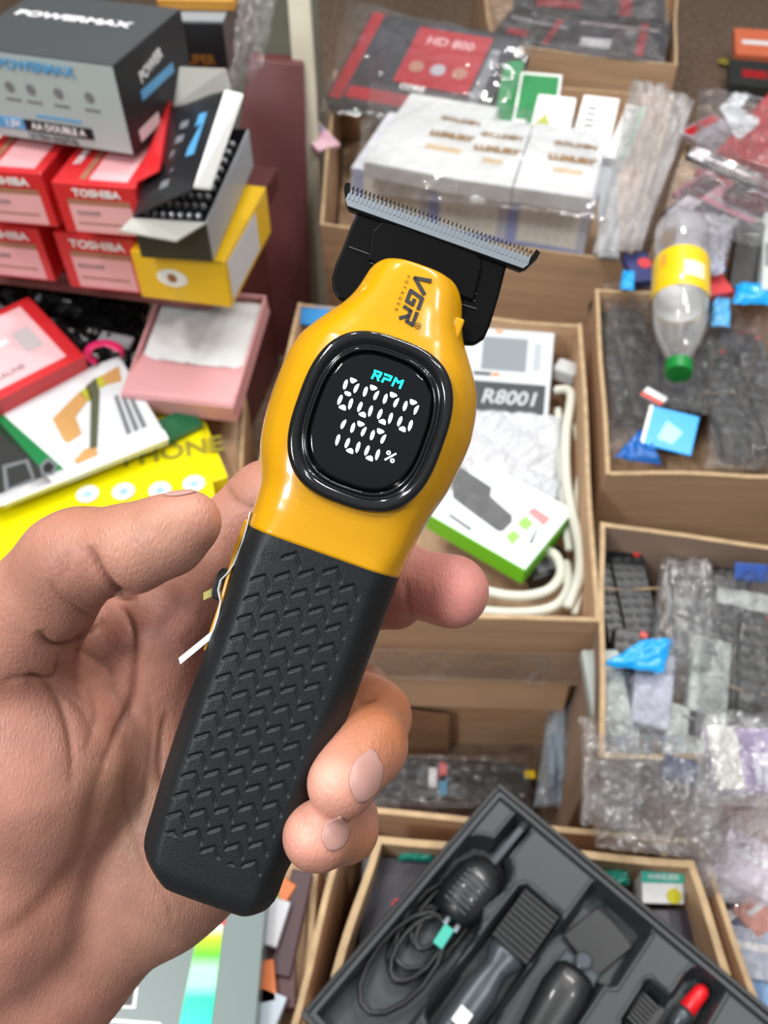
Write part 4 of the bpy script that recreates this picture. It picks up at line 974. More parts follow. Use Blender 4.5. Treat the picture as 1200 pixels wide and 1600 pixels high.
# ---------------------------------------------------------------- far cardboard box with wrapped cartons
oa = open_box('cardboard_box', 'far cardboard box holding white and gold cartons beyond the blade', [(500, 352), (985, 410), (1052, 150), (522, 112)], 0, .30, .17, seed=8, flare=.04)
pkm = mat('pale_print_card', srgb(214, 214, 222), .35, coat=.4)
pa = from_front('shrink_wrapped_pack', 'shrink wrapped pack with beige and blue front panels, under white cartons', 'pack', (548, 262), (928, 322), (526, 340), .355, .20, pkm)
beige = mat('beige_print', srgb(244, 240, 230), .5); bluep = mat('lavender_blue_print', srgb(170, 180, 226), .5)
for k in range(3):
    u = .06 + k * .33; pa.decal('front', u, .12, u + .24, .92, beige); pa.decal('front', u - .05, 0, u - .01, 1, bluep, 'blue_stripe'); pa.decal('front', u, .03, u + .27, .10, bluep, 'blue_stripe')
    for j in range(3):
        for i in range(5): pa.decal('front', u + .025 + i * .042, .22 + j * .22, u + .045 + i * .042, .34 + j * .22, mat('sand_print', srgb(238, 230, 214), .5), 'small_figure', .0009)
wc = mat('white_wrapped_card', srgb(214, 216, 217), .32, coat=.5)
for (P0, P1, P2, lb, tx) in (((568, 252), (716, 280), (600, 138), 'leftmost of the three white cartons with gold print beyond the blade', .70), ((716, 280), (800, 292), (730, 180), 'narrow middle one of the three white cartons with gold print', .5), ((802, 292), (926, 310), (806, 188), 'rightmost of the three white cartons with gold print, near the clear bag', .62)):
    c = from_top('white_carton', lb, 'carton', (*P0, .385), (*P1, .385), (*P2, .40), .026, wc, 'white cartons with gold print')
    c.txt('top', tx, .72, .016, 'GOLDEN', ink_gold, bold=.0005); c.txt('top', tx, .50, .018, 'LUXURY', ink_gold if tx > .55 else ink_gold, bold=.0014); c.decal('top', tx - .2, .30, tx + .18, .36, mat('pale_gold', srgb(206, 180, 140), .4), 'caption')
rd = mat('red_print', srgb(170, 22, 34), .35, coat=.5); dkp = mat('dark_grey_print', srgb(50, 48, 54), .3, coat=.5)
rp = from_top('blister_pack', 'red and dark grey wrapped pack leaning at the back of the far box', 'pack', (508, 150, .33), (752, 196, .33), (548, 14, .40), .03, dkp)
rp.decal('top', .36, .28, .84, .92, rd, 'red_panel'); rp.decal('top', .02, .0, .10, 1, rd, 'red_bar', .001); rp.decal('top', .12, .03, .62, .16, rd, 'red_bar', .001)
rp.txt('top', .60, .78, .028, 'HD 800', mat('pale_pink_ink', srgb(214, 160, 164), .5), bold=.0008); rp.txt('top', .50, .24, .018, 'CORE', ink_white, bold=.0008)
for u, m_ in ((.46, mat('tan_disc', srgb(170, 120, 100), .5)), (.60, mat('grey_disc', srgb(176, 176, 184), .4)), (.74, mat('tan_disc', srgb(170, 120, 100), .5))): rp.disc('top', u, .48, .014, m_, 'round_print', .0012)
rp.decal('top', .86, .1, .92, .8, ink_grey, 'grey_bar')
rp2 = from_top('blister_pack', 'narrow dark pack with white lettering beside the red wrapped pack', 'pack', (752, 200, .325), (800, 205, .325), (778, 80, .36), .02, dkp); rp2.txt('top', .5, .5, .016, 'VGR', ink_white, rot=90)
bag('glossy clear wrap over the red and grey pack at the back', [(500, 175), (770, 215), (830, 70), (540, 0)], [.345, .345, .42, .43], .012, m=film('wrap_film', clear=.985, bump=.25, bscale=18, rough=.05), seed=21, crump=.6)
pnk = from_top('pink_sachet', 'pale pink and grey sachet by the left wall of the far box', 'sachet', (497, 235, .30), (532, 225, .30), (505, 182, .31), .008, mat('pale_pink', srgb(218, 176, 190), .5), body='sachet_body'); pnk.decal('top', .1, .55, .9, .9, mat('blue_grey_print', srgb(150, 162, 190), .5), 'grey_stripe')
gm = mat('green_card', srgb(56, 140, 84), .35, coat=.3)
g1 = from_top('green_carton', 'green carton with a white border behind the white and green cartons', 'carton', (800, 190, .36), (868, 196, .36), (822, 112, .38), .02, ink_white); g1.decal('top', .06, .06, .94, .94, gm, 'green_panel')
g0 = from_top('green_carton', 'dark green carton between the red pack and the white-bordered green carton', 'carton', (768, 195, .345), (800, 198, .345), (784, 92, .38), .02, gm)
for k, (P0, P1, P2, lb) in enumerate((((818, 206), (888, 214), (828, 145), 'white carton with a yellow mark, nearest the green carton'), ((888, 238), (948, 246), (900, 146), 'white and green carton in the middle of the row by the clear bag'), ((944, 244), (976, 250), (954, 158), 'slim white and green carton nearest the clear bag'))):
    c = from_top('white_green_carton', lb, 'carton', (*P0, .372), (*P1, .372), (*P2, .385), .022, ink_white, 'white and green cartons')
    if k == 0: c.poly('top', [(.1, .1), (.6, .1), (.4, .5)], mat('yellow_green_print', srgb(178, 186, 60), .5), 'leaf_print'); c.decal('top', 0, 0, .12, 1, gm, 'green_strip')
    if k == 1: c.decal('top', .05, .0, .7, .3, mat('light_green', srgb(120, 190, 140), .5), 'green_patch'); [c.decal('top', .2, .45 + .1 * j, .45, .49 + .1 * j, ink_grey, 'caption') for j in range(4)]
    if k == 2: c.decal('top', .75, 0, 1, 1, mat('light_green', srgb(120, 190, 140), .5), 'green_strip')
cc = from_top('white_strip_card', 'long white card strip inside the clear bag at the right of the far box', 'card', (935, 400, .31), (968, 402, .31), (1010, 258, .36), .006, mat('cool_white_card', srgb(206, 212, 216), .4), body='card')
bag('tall clear plastic bag at the right side of the far cardboard box', [(925, 400), (1000, 395), (1085, 160), (985, 130)], [.33, .33, .42, .42], .035, seed=23, m=film('grey_film', tint=(.72, .70, .70, 1), clear=.75))
bag('clear shrink film over the white and gold cartons', [(540, 300), (940, 345), (930, 190), (580, 130)], [.395, .395, .43, .43], .004, m=film('wrap_film', clear=.985, bump=.25, bscale=18, rough=.05), seed=24, crump=.25)
# small box beyond
of = open_box('cardboard_box', 'small cardboard box of black and red packs at the very top', [(772, 70), (1058, 105), (1060, -60), (742, -60)], 0, .30, .22, seed=11, wob=.004)
for k, (a, b, c_, lb, rr) in enumerate((((770, 52, .29), (880, 75, .29), (770, 10, .31), 'black pack with red bands at the left of the small top box', 1), ((880, 74, .29), (1040, 92, .29), (890, 20, .31), 'black pack with a white label at the right of the small top box', 0), ((800, 12, .32), (1040, 30, .32), (800, -40, .33), 'black and pink wrapped pack lying at the photo top edge', 2))):
    c = from_top('wrapped_pack', lb, 'pack', a, b, c_, .03, dkp, 'packs in the small top box')
    c.decal('top', .15, .1, .45, .35, rd if rr else mat('white_label', srgb(205, 205, 208), .5), 'label'); c.decal('top', .7, .0, .78, 1, rd, 'red_band'); c.decal('top', .1, .7, .9, .78, mat('pale_print', srgb(170, 160, 166), .4), 'pale_stripe')
bag('clear glossy wrap covering the packs of the small top box', [(770, 72), (1040, 102), (1045, -10), (760, -40)], [.30, .30, .35, .35], .02, seed=31)
# ---------------------------------------------------------------- right-hand boxes
oc = open_box('cardboard_box', 'upper right cardboard box full of bagged remote controls and a bottle', [(946, 742), (1290, 748), (1300, 470), (930, 452)], 0, .30, .20, seed=15, flare=.05)
GC = 'bagged remote controls in the upper right box'
for k, (x, y, yaw, L, til, lb) in enumerate(((962, 560, 2, .215, 8, 'long black remote against the left wall of the upper right box'), (990, 560, 1, .22, 8, 'black remote second from the left wall in the upper right box'), (1022, 590, -6, .20, 5, 'black remote beneath the bottle neck in the upper right box'), (1048, 620, -14, .19, 4, 'black remote just left of the green bottle cap'), (1090, 600, -30, .20, 6, 'black remote leaning right of the green bottle cap'), (1130, 630, -4, .20, 2, 'black remote with beige band in the upper right box'), (1165, 610, 0, .21, 8, 'black remote second from the right photo edge in the upper right box'), (1195, 620, 2, .21, 8, 'black remote at the right photo edge in the upper right box'))):
    remote(lb, x, y, .245 + .008 * (k % 2), yaw, til, L=L, group=GC, style=k % 2)
for (cs, sd, lb) in (([(948, 720), (1030, 720), (1030, 440), (940, 440)], 41, 'clear bag over the leftmost remotes of the upper right box'), ([(1100, 735), (1210, 740), (1210, 480), (1110, 470)], 42, 'clear bag with a blue header at the right photo edge'), ([(1010, 640), (1110, 650), (1120, 470), (1020, 460)], 43, 'clear bag beneath the yellow-labelled bottle')):
    bag(lb, cs, [.272, .272, .29, .29], .014, seed=sd)
sky_b = mat('sky_blue_plastic', srgb(10, 160, 235), .3, coat=.4); royal = mat('royal_blue_plastic', srgb(14, 92, 170), .35)
def header(label, corners, z, m, seed=1, extra=None):
    r = bag(label, corners, [z] * 4, .010, m=m, seed=seed, cat='bag header', name='bag_header', n=16, crump=.8); return r
h = from_top('blue_header_card', 'shiny sky blue header card below the green bottle cap', 'header card', (1000, 692, .300), (1080, 712, .300), (1030, 636, .31), .003, sky_b, body='card'); h.decal('top', 0, 0, .07, 1, ink_white, 'white_edge'); h.poly('top', [(.3, .2), (.6, .15), (.75, .5), (.4, .7)], mat('pale_cyan', srgb(150, 225, 250), .3), 'pale_print')
header('crumpled royal blue bag header at the left corner of the upper right box', [(958, 715), (1032, 728), (1020, 690), (1000, 672)], .292, royal, 5)
header('small sky blue cap-like bag header at the far left of the upper right box', [(968, 452), (990, 456), (992, 428), (972, 426)], .315, sky_b, 6)
header('sky blue bag header at the far right of the upper right box', [(1145, 475), (1215, 478), (1215, 445), (1150, 445)], .315, sky_b, 7)
header('sky blue bag piece between the bottle and the right-hand remotes', [(1110, 510), (1140, 512), (1140, 470), (1112, 468)], .30, mat('pale_blue_film', srgb(90, 170, 225), .3), 8)
lbw = from_top('red_white_label_card', 'small red and white label card left of the green bottle cap', 'label card', (1000, 616, .292), (1032, 634, .292), (1002, 598, .295), .002, ink_white, body='card'); lbw.decal('top', 0, 0, 1, .4, mat('label_red', srgb(200, 50, 45), .4), 'red_band')
# bottle: lies with the cap towards the camera
b0, b1 = G(1064, 415, .36), G(1060, 585, .325)
ax = (b1 - b0); BL = ax.length; zq = ax.normalized().to_track_quat('Z', 'Y').to_matrix().to_4x4()
bo = thing('soda_bottle', 'empty clear plastic bottle with yellow label and green cap', 'bottle', Matrix.Translation(b0) @ zq)
rB = .036
fb = film('bottle_plastic', tint=(.93, .95, .93, 1), clear=.93, rough=.04, bump=.1, bscale=20)
prof = [(.02, -.075), (rB * .95, -.07), (rB, -.06), (rB, -.03), (rB * .97, -.02), (rB, -.01), (rB, .05), (rB * .96, BL * .50), (rB * .82, BL * .66), (rB * .5, BL * .82), (.0125, BL * .90), (.012, BL * .95)]
MB().lathe(prof, 32).build('bottle_body', fb, bo, smooth=True)
MB().lathe([(rB + .0008, .0), (rB + .001, .002), (rB + .001, .068), (rB + .0008, .07)], 32, cap=False).build('label_sleeve', mat('yellow_label', srgb(240, 200, 10), .35, coat=.4), bo, smooth=True)
MB().lathe([(rB - .0012, .001), (rB - .001, .003), (rB - .001, .066), (rB - .0012, .068)], 32, cap=False).build('label_lining', ink_white, bo, smooth=True)
MB().lathe([(.015, BL * .90), (.0165, BL * .905), (.0165, BL * .995), (.015, BL)], 24).build('cap', mat('green_cap', srgb(0, 128, 50), .4), bo, smooth=False)
bo2 = thing('label_print', '', '', None); bpy.data.objects.remove(bo2)
vdir = (Vector((0, 0, CAM_H)) - b0).normalized(); loc = bo.matrix_world.inverted().to_3x3() @ vdir; ang = math.atan2(loc.y, loc.x)
def wrap_patch(a0, a1, z0, z1, m, nm):
    mb = MB(); mb.grid(lambda u, v: ((rB + .0018) * math.cos(ang + a0 + (a1 - a0) * u), (rB + .0018) * math.sin(ang + a0 + (a1 - a0) * u), z0 + (z1 - z0) * v), 10, 3); return mb.build(nm, m, bo)
wrap_patch(-.85, -.1, .028, .055, mat('label_cream', srgb(236, 236, 200), .4), 'label_patch'); wrap_patch(.5, .68, .01, .03, mat('label_orange', srgb(240, 160, 60), .4), 'label_figure')
# things beyond the bottle
t1 = from_top('toy_packet', 'red packet just right of the bottle label', 'packet', (1108, 462, .315), (1148, 455, .315), (1105, 400, .325), .014, mat('coral_red', srgb(206, 62, 66), .4), body='packet_body')
t2 = from_top('toy_packet', 'blue packet above the red packet right of the bottle', 'packet', (1108, 425, .325), (1136, 420, .325), (1108, 388, .33), .01, sky_b, body='packet_body')
t3 = from_top('navy_packet', 'navy and red packet left of the bottle base', 'packet', (992, 440, .31), (1030, 436, .31), (990, 395, .32), .014, mat('navy_print', srgb(50, 56, 110), .4), body='packet_body'); t3.disc('top', .7, .6, .01, mat('coral_red', srgb(206, 62, 66), .4))
bag('pale lilac translucent bag behind the bottle', [(1035, 430), (1130, 430), (1150, 345), (1065, 335)], [.33, .33, .345, .345], .02, m=film('lilac_film', tint=(.74, .72, .82, 1), clear=.6, rough=.2), seed=45, crump=.5)
k1 = from_top('black_case', 'black case standing right of the lilac bag', 'case', (1140, 450, .31), (1192, 456, .31), (1165, 345, .37), .03, mat('black_case', srgb(26, 22, 22), .4, noise=.4, nscale=20), body='case_body'); 
k2 = from_top('pale_carton', 'pale grey carton at the right photo edge beside the black case', 'carton', (1190, 452, .325), (1260, 458, .325), (1182, 330, .38), .03, mat('pale_grey_card', srgb(190, 196, 192), .5)); k2.decal('top', .05, .3, .2, .6, ink_grey, 'small_print')
# heap of wrapped packs, upper right, on its own box
oh = open_box('cardboard_box', 'cardboard box under the heap of red and pink wrapped packs', [(1012, 405), (1340, 420), (1340, 215), (1080, 205)], 0, .25, .245, seed=17)
r1 = from_top('arrow_pack', 'red pack printed with a large white arrow, upper right', 'pack', (1120, 235, .34), (1250, 275, .34), (1150, 120, .36), .02, mat('crimson_print', srgb(178, 24, 34), .3, coat=.6))
onto(r1.root, [(1124, 168), (1150, 144), (1170, 152), (1156, 170), (1186, 186), (1184, 196), (1156, 218), (1150, 216)], r1.h, mat('white_print_gloss', srgb(210, 214, 220), .3), 'arrow_print')
pmets = [mat('pink_foil', srgb(214, 140, 160), .2, metal=.3, coat=.8), mat('maroon_foil', srgb(90, 30, 44), .25, metal=.3, coat=.8), mat('dark_foil', srgb(44, 40, 48), .25, coat=.8), mat('pale_foil', srgb(196, 190, 200), .22, metal=.4, coat=.8), mat('crimson_print', srgb(178, 24, 34), .3)]
for k, (a, b, c_, mi, lb) in enumerate((((1060, 205), (1130, 240), (1075, 160), 3, 'pale striped pack at the left tip of the wrapped heap'), ((1085, 268), (1200, 330), (1100, 225), 4, 'red foil pack under the arrow pack'), ((1050, 300), (1190, 372), (1075, 258), 0, 'pink foil pack running diagonally through the wrapped heap'), ((1035, 330), (1150, 385), (1052, 292), 2, 'dark foil pack at the lower left of the wrapped heap'), ((1130, 300), (1240, 345), (1150, 262), 1, 'maroon foil pack at the right photo edge of the heap'), ((1070, 242), (1180, 290), (1085, 226), 2, 'slim dark pack below the red foil pack'))):
    c = from_top('foil_pack', lb, 'pack', (*a, .285 + .012 * k), (*b, .285 + .012 * k), (*c_, .295 + .012 * k), .012, pmets[mi], 'foil packs in the upper right heap')
    c.decal('top', .1, .4, .9, .5, pmets[3], 'pale_stripe'); c.decal('top', .05, .05, .25, .95, pmets[(mi + 1) % 5], 'end_panel')
for k, (cs, sd, lb) in enumerate((([(1030, 350), (1190, 390), (1210, 290), (1060, 250)], 51, 'crinkled clear wrap over the pink foil pack'), ([(1080, 260), (1215, 300), (1215, 160), (1090, 140)], 52, 'glossy clear wrap over the arrow pack'))):
    bag(lb, cs, [.37, .37, .40, .40], .016, seed=sd)
or1 = from_top('orange_packet', 'orange packet with a white stripe at the top right photo edge', 'packet', (1150, 84, .06), (1260, 92, .06), (1175, 45, .08), .03, mat('orange_packet_print', srgb(224, 116, 80), .4, coat=.4), body='packet_body'); or1.decal('top', .1, .4, .9, .55, ink_white, 'white_stripe')
or2 = from_top('dark_packet', 'dark crumpled packet on the carpet below the orange packet', 'packet', (1140, 130, .05), (1240, 140, .05), (1150, 92, .06), .03, mat('dark_print', srgb(48, 50, 48), .4), body='packet_body'); or2.decal('top', .2, .3, .6, .6, rd, 'red_patch')
yl = from_top('olive_strap', 'olive yellow strap lying on the carpet by the dark packet', 'strap', (1120, 98, .01), (1128, 92, .01), (1165, 140, .01), .004, mat('olive_strap', srgb(150, 140, 50), .6), body='strap')

# ---------------------------------------------------------------- middle right box
od = open_box('cardboard_box', 'middle right cardboard box with dusky inner wall, holding remotes in clear bags', [(935, 1185), (1290, 1190), (1310, 868), (938, 816)], 0, .30, .19, m=cardboard_grey, seed=19, flare=.03)
GD = 'remote controls in the middle right box'
for k, (x, y, yaw, L, lb, sty) in enumerate(((960, 940, 2, .13, 'black remote of the banded pair at the left wall, left one', 0), (992, 945, 1, .13, 'black remote of the banded pair at the left wall, right one', 0), (985, 1085, -10, .14, 'dark remote below the sky blue header', 0), (1075, 930, -10, .15, 'black remote blurred under the big crinkled bag', 0), (1130, 970, -20, .15, 'black remote under the clear bag right of centre', 1), (1180, 1060, -16, .15, 'black remote at the right photo edge of the middle box', 0), (1168, 1100, -14, .12, 'black banded remote above the purple packet', 0))):
    remote(lb, x, y, .245 + .004 * (k % 3), yaw, 3, L=L, W=.040, group=GD, style=sty, keys=key_dark)
for k, (x, y, yaw, L, lb) in enumerate(((1106, 1082, -18, .12, 'pale grey remote lying face down in the middle right box'), (1020, 1080, -16, .085, 'short lilac-white remote below the blue header'), (950, 1090, 0, .10, 'pale green-grey remote against the left wall'), (1070, 1165, -18, .075, 'pale grey remote end near the navy packet'))):
    o = Carton('pale_remote', lb, 'remote control', Matrix.Translation(G(x, y, .262)) @ Matrix.Rotation(R(yaw), 4, 'Z') @ Matrix.Translation((-.02, -L / 2, -.008)), .038, L, .016, mat('pale_remote_shell' if k != 1 else 'lilac_remote_shell', srgb(172, 180, 176) if k != 1 else srgb(186, 188, 206), .4), 'pale remotes in the middle right box', bevel=.003, body='shell')
    o.decal('top', .35, .82, .65, .86, ink_grey, 'latch_mark')
band('beige rubber band round the banded pair of black remotes', 976, 930, .247, 0, .080, .028)
band('beige rubber band round the remote above the purple packet', 1168, 1090, .247, -14, .05, .028)
band('beige rubber band round remotes in the upper right box', 1120, 625, .255, 0, .045, .03)
header('sky blue bag header with a pointed left tip in the middle right box', [(936, 1040), (1035, 1052), (1050, 1000), (1000, 1004)], .285, sky_b, 9)
h2 = from_top('blue_card', 'deep blue card corner at the far right of the middle box', 'card', (1148, 906, .28), (1200, 910, .28), (1172, 880, .29), .003, mat('deep_blue', srgb(20, 70, 150), .4), body='card')
ga = from_top('grey_box', 'pale grey flat box under film at the far right of the middle box', 'box', (1120, 945, .26), (1240, 965, .26), (1120, 915, .265), .02, mat('pale_grey_card', srgb(190, 196, 192), .5), body='box_body')
for (cs, zs, sd, lb, lf) in (([(1015, 1060), (1110, 1050), (1110, 880), (1030, 870)], .27, 61, 'crinkled clear bag with bright highlights in the middle right box', .026), ([(1090, 1110), (1215, 1110), (1215, 900), (1095, 890)], .275, 62, 'clear bag over the right-hand remotes of the middle box', .018), ([(930, 1190), (1120, 1190), (1130, 1060), (935, 1050)], .28, 63, 'clear bag spread over the pale remotes', .012)):
    bag(lb, cs, [zs] * 4, lf, seed=sd, m=crinkled_film if sd == 61 else None)

# ---------------------------------------------------------------- lower right heap
og = open_box('cardboard_box', 'cardboard box under the crumpled clear bags at lower right', [(1210, 1700), (1440, 1700), (1420, 1235), (1000, 1225)], 0, .20, .195, seed=23)
pp = from_top('purple_packet', 'purple and white packet lying above the crumpled bags at right', 'packet', (1118, 1232, .318), (1240, 1240, .318), (1096, 1132, .325), .014, mat('purple_print', srgb(148, 120, 176), .35, coat=.5), body='packet_body'); pp.decal('top', 0, 0, .38, 1, mat('cream_print', srgb(226, 222, 212), .4), 'cream_panel'); pp.decal('top', .55, .1, .8, .6, mat('lilac_print', srgb(206, 200, 222), .4), 'lilac_panel')
np_ = from_top('navy_packet', 'navy blue packet under film beside the purple packet', 'packet', (1035, 1212, .300), (1088, 1226, .300), (1036, 1176, .305), .012, mat('navy_blue', srgb(40, 62, 120), .4), body='packet_body')
for (cs, zs, sd, lb, lf, m_) in (([(930, 1325), (1130, 1345), (1110, 1150), (905, 1150)], None, 71, 'crumpled clear bag with bright highlights beyond the black tray', 0.04, crinkled_film), ([(1060, 1400), (1215, 1420), (1215, 1250), (1075, 1230)], .262, 72, 'crumpled lilac-tinted clear bag at the right photo edge', .03, film('lilac_clear', tint=(.84, .80, .88, 1), clear=.8)), ([(905, 1290), (1000, 1300), (1000, 1140), (905, 1120)], .275, 73, 'clear bag tucked behind the cardboard wall at centre right', .02, crinkled_film)):
    bag(lb, cs, [zs] * 4 if zs else [.275, .275, .325, .325], lf, seed=sd, m=m_)
cols = [srgb(60, 80, 130), srgb(178, 186, 206), srgb(214, 130, 110), srgb(86, 150, 210), srgb(120, 160, 110), srgb(206, 186, 204)]
for k, (x, y, w2, h2_, yaw, z, lb) in enumerate(((1140, 1445, .06, .05, 20, .215, 'blue packet right of the open box with the black tray'), (1175, 1490, .05, .04, -10, .22, 'pale grey-blue packet at the right photo edge, low down'), (1195, 1420, .05, .03, 30, .22, 'salmon packet at the right photo edge'), (1170, 1540, .05, .05, 15, .215, 'light blue packet near the lower right photo corner'), (1125, 1395, .03, .04, 0, .215, 'small green packet beside the right wall of the near box'), (1170, 1350, .05, .05, -30, .225, 'pale lilac packet under the tinted bag'))):
    o = Carton('small_packet', lb, 'packet', Matrix.Translation(G(x, y, z)) @ Matrix.Rotation(R(yaw), 4, 'Z') @ Matrix.Translation((-w2 / 2, -h2_ / 2, -.012)), w2, h2_, .014, mat('packet_print_%d' % k, cols[k], .35, coat=.4), 'small packets in the lower right heap', body='packet_body'); o.decal('top', .15, .55, .8, .7, ink_white, 'white_stripe')
bag('clear bag over the blue and salmon packets in the lower right corner', [(1110, 1560), (1215, 1600), (1215, 1400), (1105, 1370)], [.235] * 4, .02, seed=75)

# ---------------------------------------------------------------- bagged remote and bags between the boxes, at centre
rm = remote('black remote with coloured keys in a clear bag below the central box', 690, 1220, .045, 90 - 3, 0, L=.20, W=.05, style=1)
for k, m_ in enumerate((ink_white, mat('key_coral', srgb(206, 90, 90), .5), mat('key_cyan', srgb(70, 150, 190), .5))):
    pass
M_ = rm.matrix_world.inverted()
for (a, b, m_) in ((676, 1215, ink_white), (692, 1206, mat('key_coral', srgb(206, 90, 90), .5)), (692, 1226, mat('key_cyan', srgb(70, 150, 190), .5))):
    p = M_ @ G(a, b, .056); MB().box(p.x - .012, p.x + .012, p.y - .005, p.y + .005, .0085, .0115).build('coloured_key', m_, rm, bevel=.001)
bag('clear bag around the remote with coloured keys', [(575, 1262), (832, 1268), (820, 1180), (590, 1180)], [.062] * 4, .008, seed=81, crump=.6)
bag('blue-tinted clear bag standing right of the central box front', [(832, 1262), (928, 1268), (926, 1080), (862, 1070)], [.06, .06, .10, .10], .025, seed=82, m=film('blue_tint_film', tint=(.55, .68, .80, 1), clear=.7))
bag('glossy clear film over the purple and white packet', [(1085, 1262), (1220, 1262), (1220, 1120), (1085, 1110)], [.335, .335, .345, .345], .022, m=crinkled_film, seed=91)
yk = Carton('yellow_tag', 'tiny yellow tag by the far tip of the black tray', 'tag', Matrix.Translation(G(818, 1218, .05)), .014, .010, .004, mat('yellow_label', srgb(240, 200, 10), .35), body='tag_body')
bl_ = from_top('blue_packet', 'dull blue packet inside the tinted bag right of the central box', 'packet', (860, 1250, .06), (910, 1252, .06), (880, 1150, .08), .01, mat('dull_blue', srgb(50, 90, 130), .4), body='packet_body')

# ---------------------------------------------------------------- near box and the black tool tray
oe = open_box('cardboard_box', 'nearest cardboard box under the black tool tray', [(470, 1680), (1195, 1680), (1084, 1345), (588, 1306)], .032, .29, .20, seed=27, t=.006)
of2 = open_box('cardboard_box', 'outer cardboard box wall left of and behind the nearest box', [(430, 1690), (1235, 1700), (1096, 1312), (545, 1258)], 0, .27, .03, seed=29, t=.005)
dkc = mat('dark_plum_card', srgb(52, 48, 58), .4)
for (a, b, c_, lb, tx) in (((560, 1480, .25), (690, 1485, .25), (590, 1338, .262), 'dark plum carton with red print at the left inside the nearest box', 'PRO'), ((985, 1500, .25), (1110, 1500, .25), (975, 1420, .255), 'black carton with pale red print at the right inside the nearest box', 'PRO')):
    c = from_top('dark_carton', lb, 'carton', a, b, c_, .035, dkc); c.txt('top', .45, .35, .014, tx, mat('red_ink', srgb(196, 50, 60), .5), rot=80)
tc_ = from_top('teal_carton', 'small teal and white carton with a yellow dot inside the nearest box', 'carton', (1004, 1412, .262), (1070, 1414, .262), (994, 1358, .275), .03, ink_white); tc_.decal('top', 0, .62, 1, 1, mat('teal_print', srgb(60, 180, 160), .4), 'teal_band'); tc_.disc('top', .75, .25, .006, mat('yellow_print', srgb(220, 210, 50), .5), 'yellow_dot'); tc_.txt('top', .5, .8, .006, 'WIRELESS', ink_white)
for (x, y, lb) in ((650, 1335, 'teal foil scrap at the far left inside the nearest box'), (955, 1372, 'pale teal foil scrap left of the small teal carton')):
    header(lb, [(x - 30, y + 10), (x + 28, y + 12), (x + 25, y - 12), (x - 20, y - 10)], .268, mat('teal_foil', srgb(20, 130, 110), .3), 11)
# tray: grey-black plastic insert with moulded recesses
ZT = .325
L0, T0_, R0 = G(476, 1584, ZT), G(781, 1230, ZT), G(1194, 1576, ZT)
TMx = frame(L0 - Vector((0, 0, .03)), (R0 - T0_), (T0_ - L0)); TW = (R0 - T0_).length * 1.12; TDp = (T0_ - L0).dot(Vector((TMx[0][1], TMx[1][1], TMx[2][1])))
tray = thing('tool_tray', 'black moulded tray of hair cutting tools lying on the nearest box', 'tray', TMx)
TMi = TMx.inverted()
def TL(px, py, z=None):
    p = TMi @ G(px, py, ZT if z is None else z); return (p.x, p.y)
def capd(p, a, b, r):
    ax, ay = b[0] - a[0], b[1] - a[1]; L = ax * ax + ay * ay + 1e-12
    t = max(0, min(1, ((p[0] - a[0]) * ax + (p[1] - a[1]) * ay) / L)); return math.hypot(p[0] - a[0] - ax * t, p[1] - a[1] - ay * t) - r
def boxd(p, c, ang, hx, hy, r):
    dx, dy = p[0] - c[0], p[1] - c[1]; x = abs(dx * math.cos(ang) + dy * math.sin(ang)) - hx + r; y = abs(-dx * math.sin(ang) + dy * math.cos(ang)) - hy + r
    return math.hypot(max(x, 0), max(y, 0)) + min(max(x, y), 0) - r
def dirang(a, b): return math.atan2(b[1] - a[1], b[0] - a[0])
K = F / .60
c1a, c1b = TL(815, 1285), TL(765, 1345); c2a, c2b = TL(752, 1352), TL(700, 1390); c3a, c3b = TL(690, 1420), TL(560, 1590)
r1a, r1b = TL(845, 1410), TL(700, 1610); q1 = TL(945, 1455); q2a, q2b = TL(905, 1490), TL(820, 1620); s1a, s1b = TL(1095, 1535), TL(1040, 1610)
n1a, n1b = TL(1010, 1550), TL(985, 1620)
AN = dirang(r1b, r1a)
def cav(p):
    d = min(capd(p, c1a, c1b, .0075), capd(p, c2a, c2b, .023), capd(p, c3a, c3b, .030))
    rr = boxd(p, ((r1a[0] + r1b[0]) / 2, (r1a[1] + r1b[1]) / 2), AN, math.hypot(r1a[0] - r1b[0], r1a[1] - r1b[1]) / 2 + .004, .0185, .006)
    d = min(d, rr, boxd(p, q1, AN, .027, .025, .005), capd(p, q2a, q2b, .023), boxd(p, TL(1095, 1560), AN, .022, .010, .003), capd(p, s1a, s1b, .009), boxd(p, TL(1010, 1575), AN, .018, .008, .003))
    return d
SNX, SNY = 190, 120
rim = .006
def tz(u, v):
    x, y = u * TW, v * TDp; e = min(x, y, TW - x, TDp - y)
    d = cav((x, y)); z = .026
    z += -.022 * max(0, min(1, (.0015 - d) / .004))
    if -.0 < d < .004: z += .0006
    if e < rim: z = .030 if e > .0012 else .028
    return (x, y, z)
mb = MB(); mb.grid(tz, SNX, SNY); mb.build('moulded_insert', mat('charcoal_plastic', srgb(50, 56, 59), .42, noise=.05, nscale=30), tray, smooth=False)
mb = MB()
for a in ((-.002, TW + .002, -.002, .002), (-.002, TW + .002, TDp - .002, TDp + .002), (-.002, .002, .002, TDp - .002), (TW - .002, TW + .002, .002, TDp - .002)): mb.box(*a, 0, .033)
mb.box(0, TW, 0, TDp, 0, .002); mb.build('outer_rim', black_satin, tray, bevel=.001)
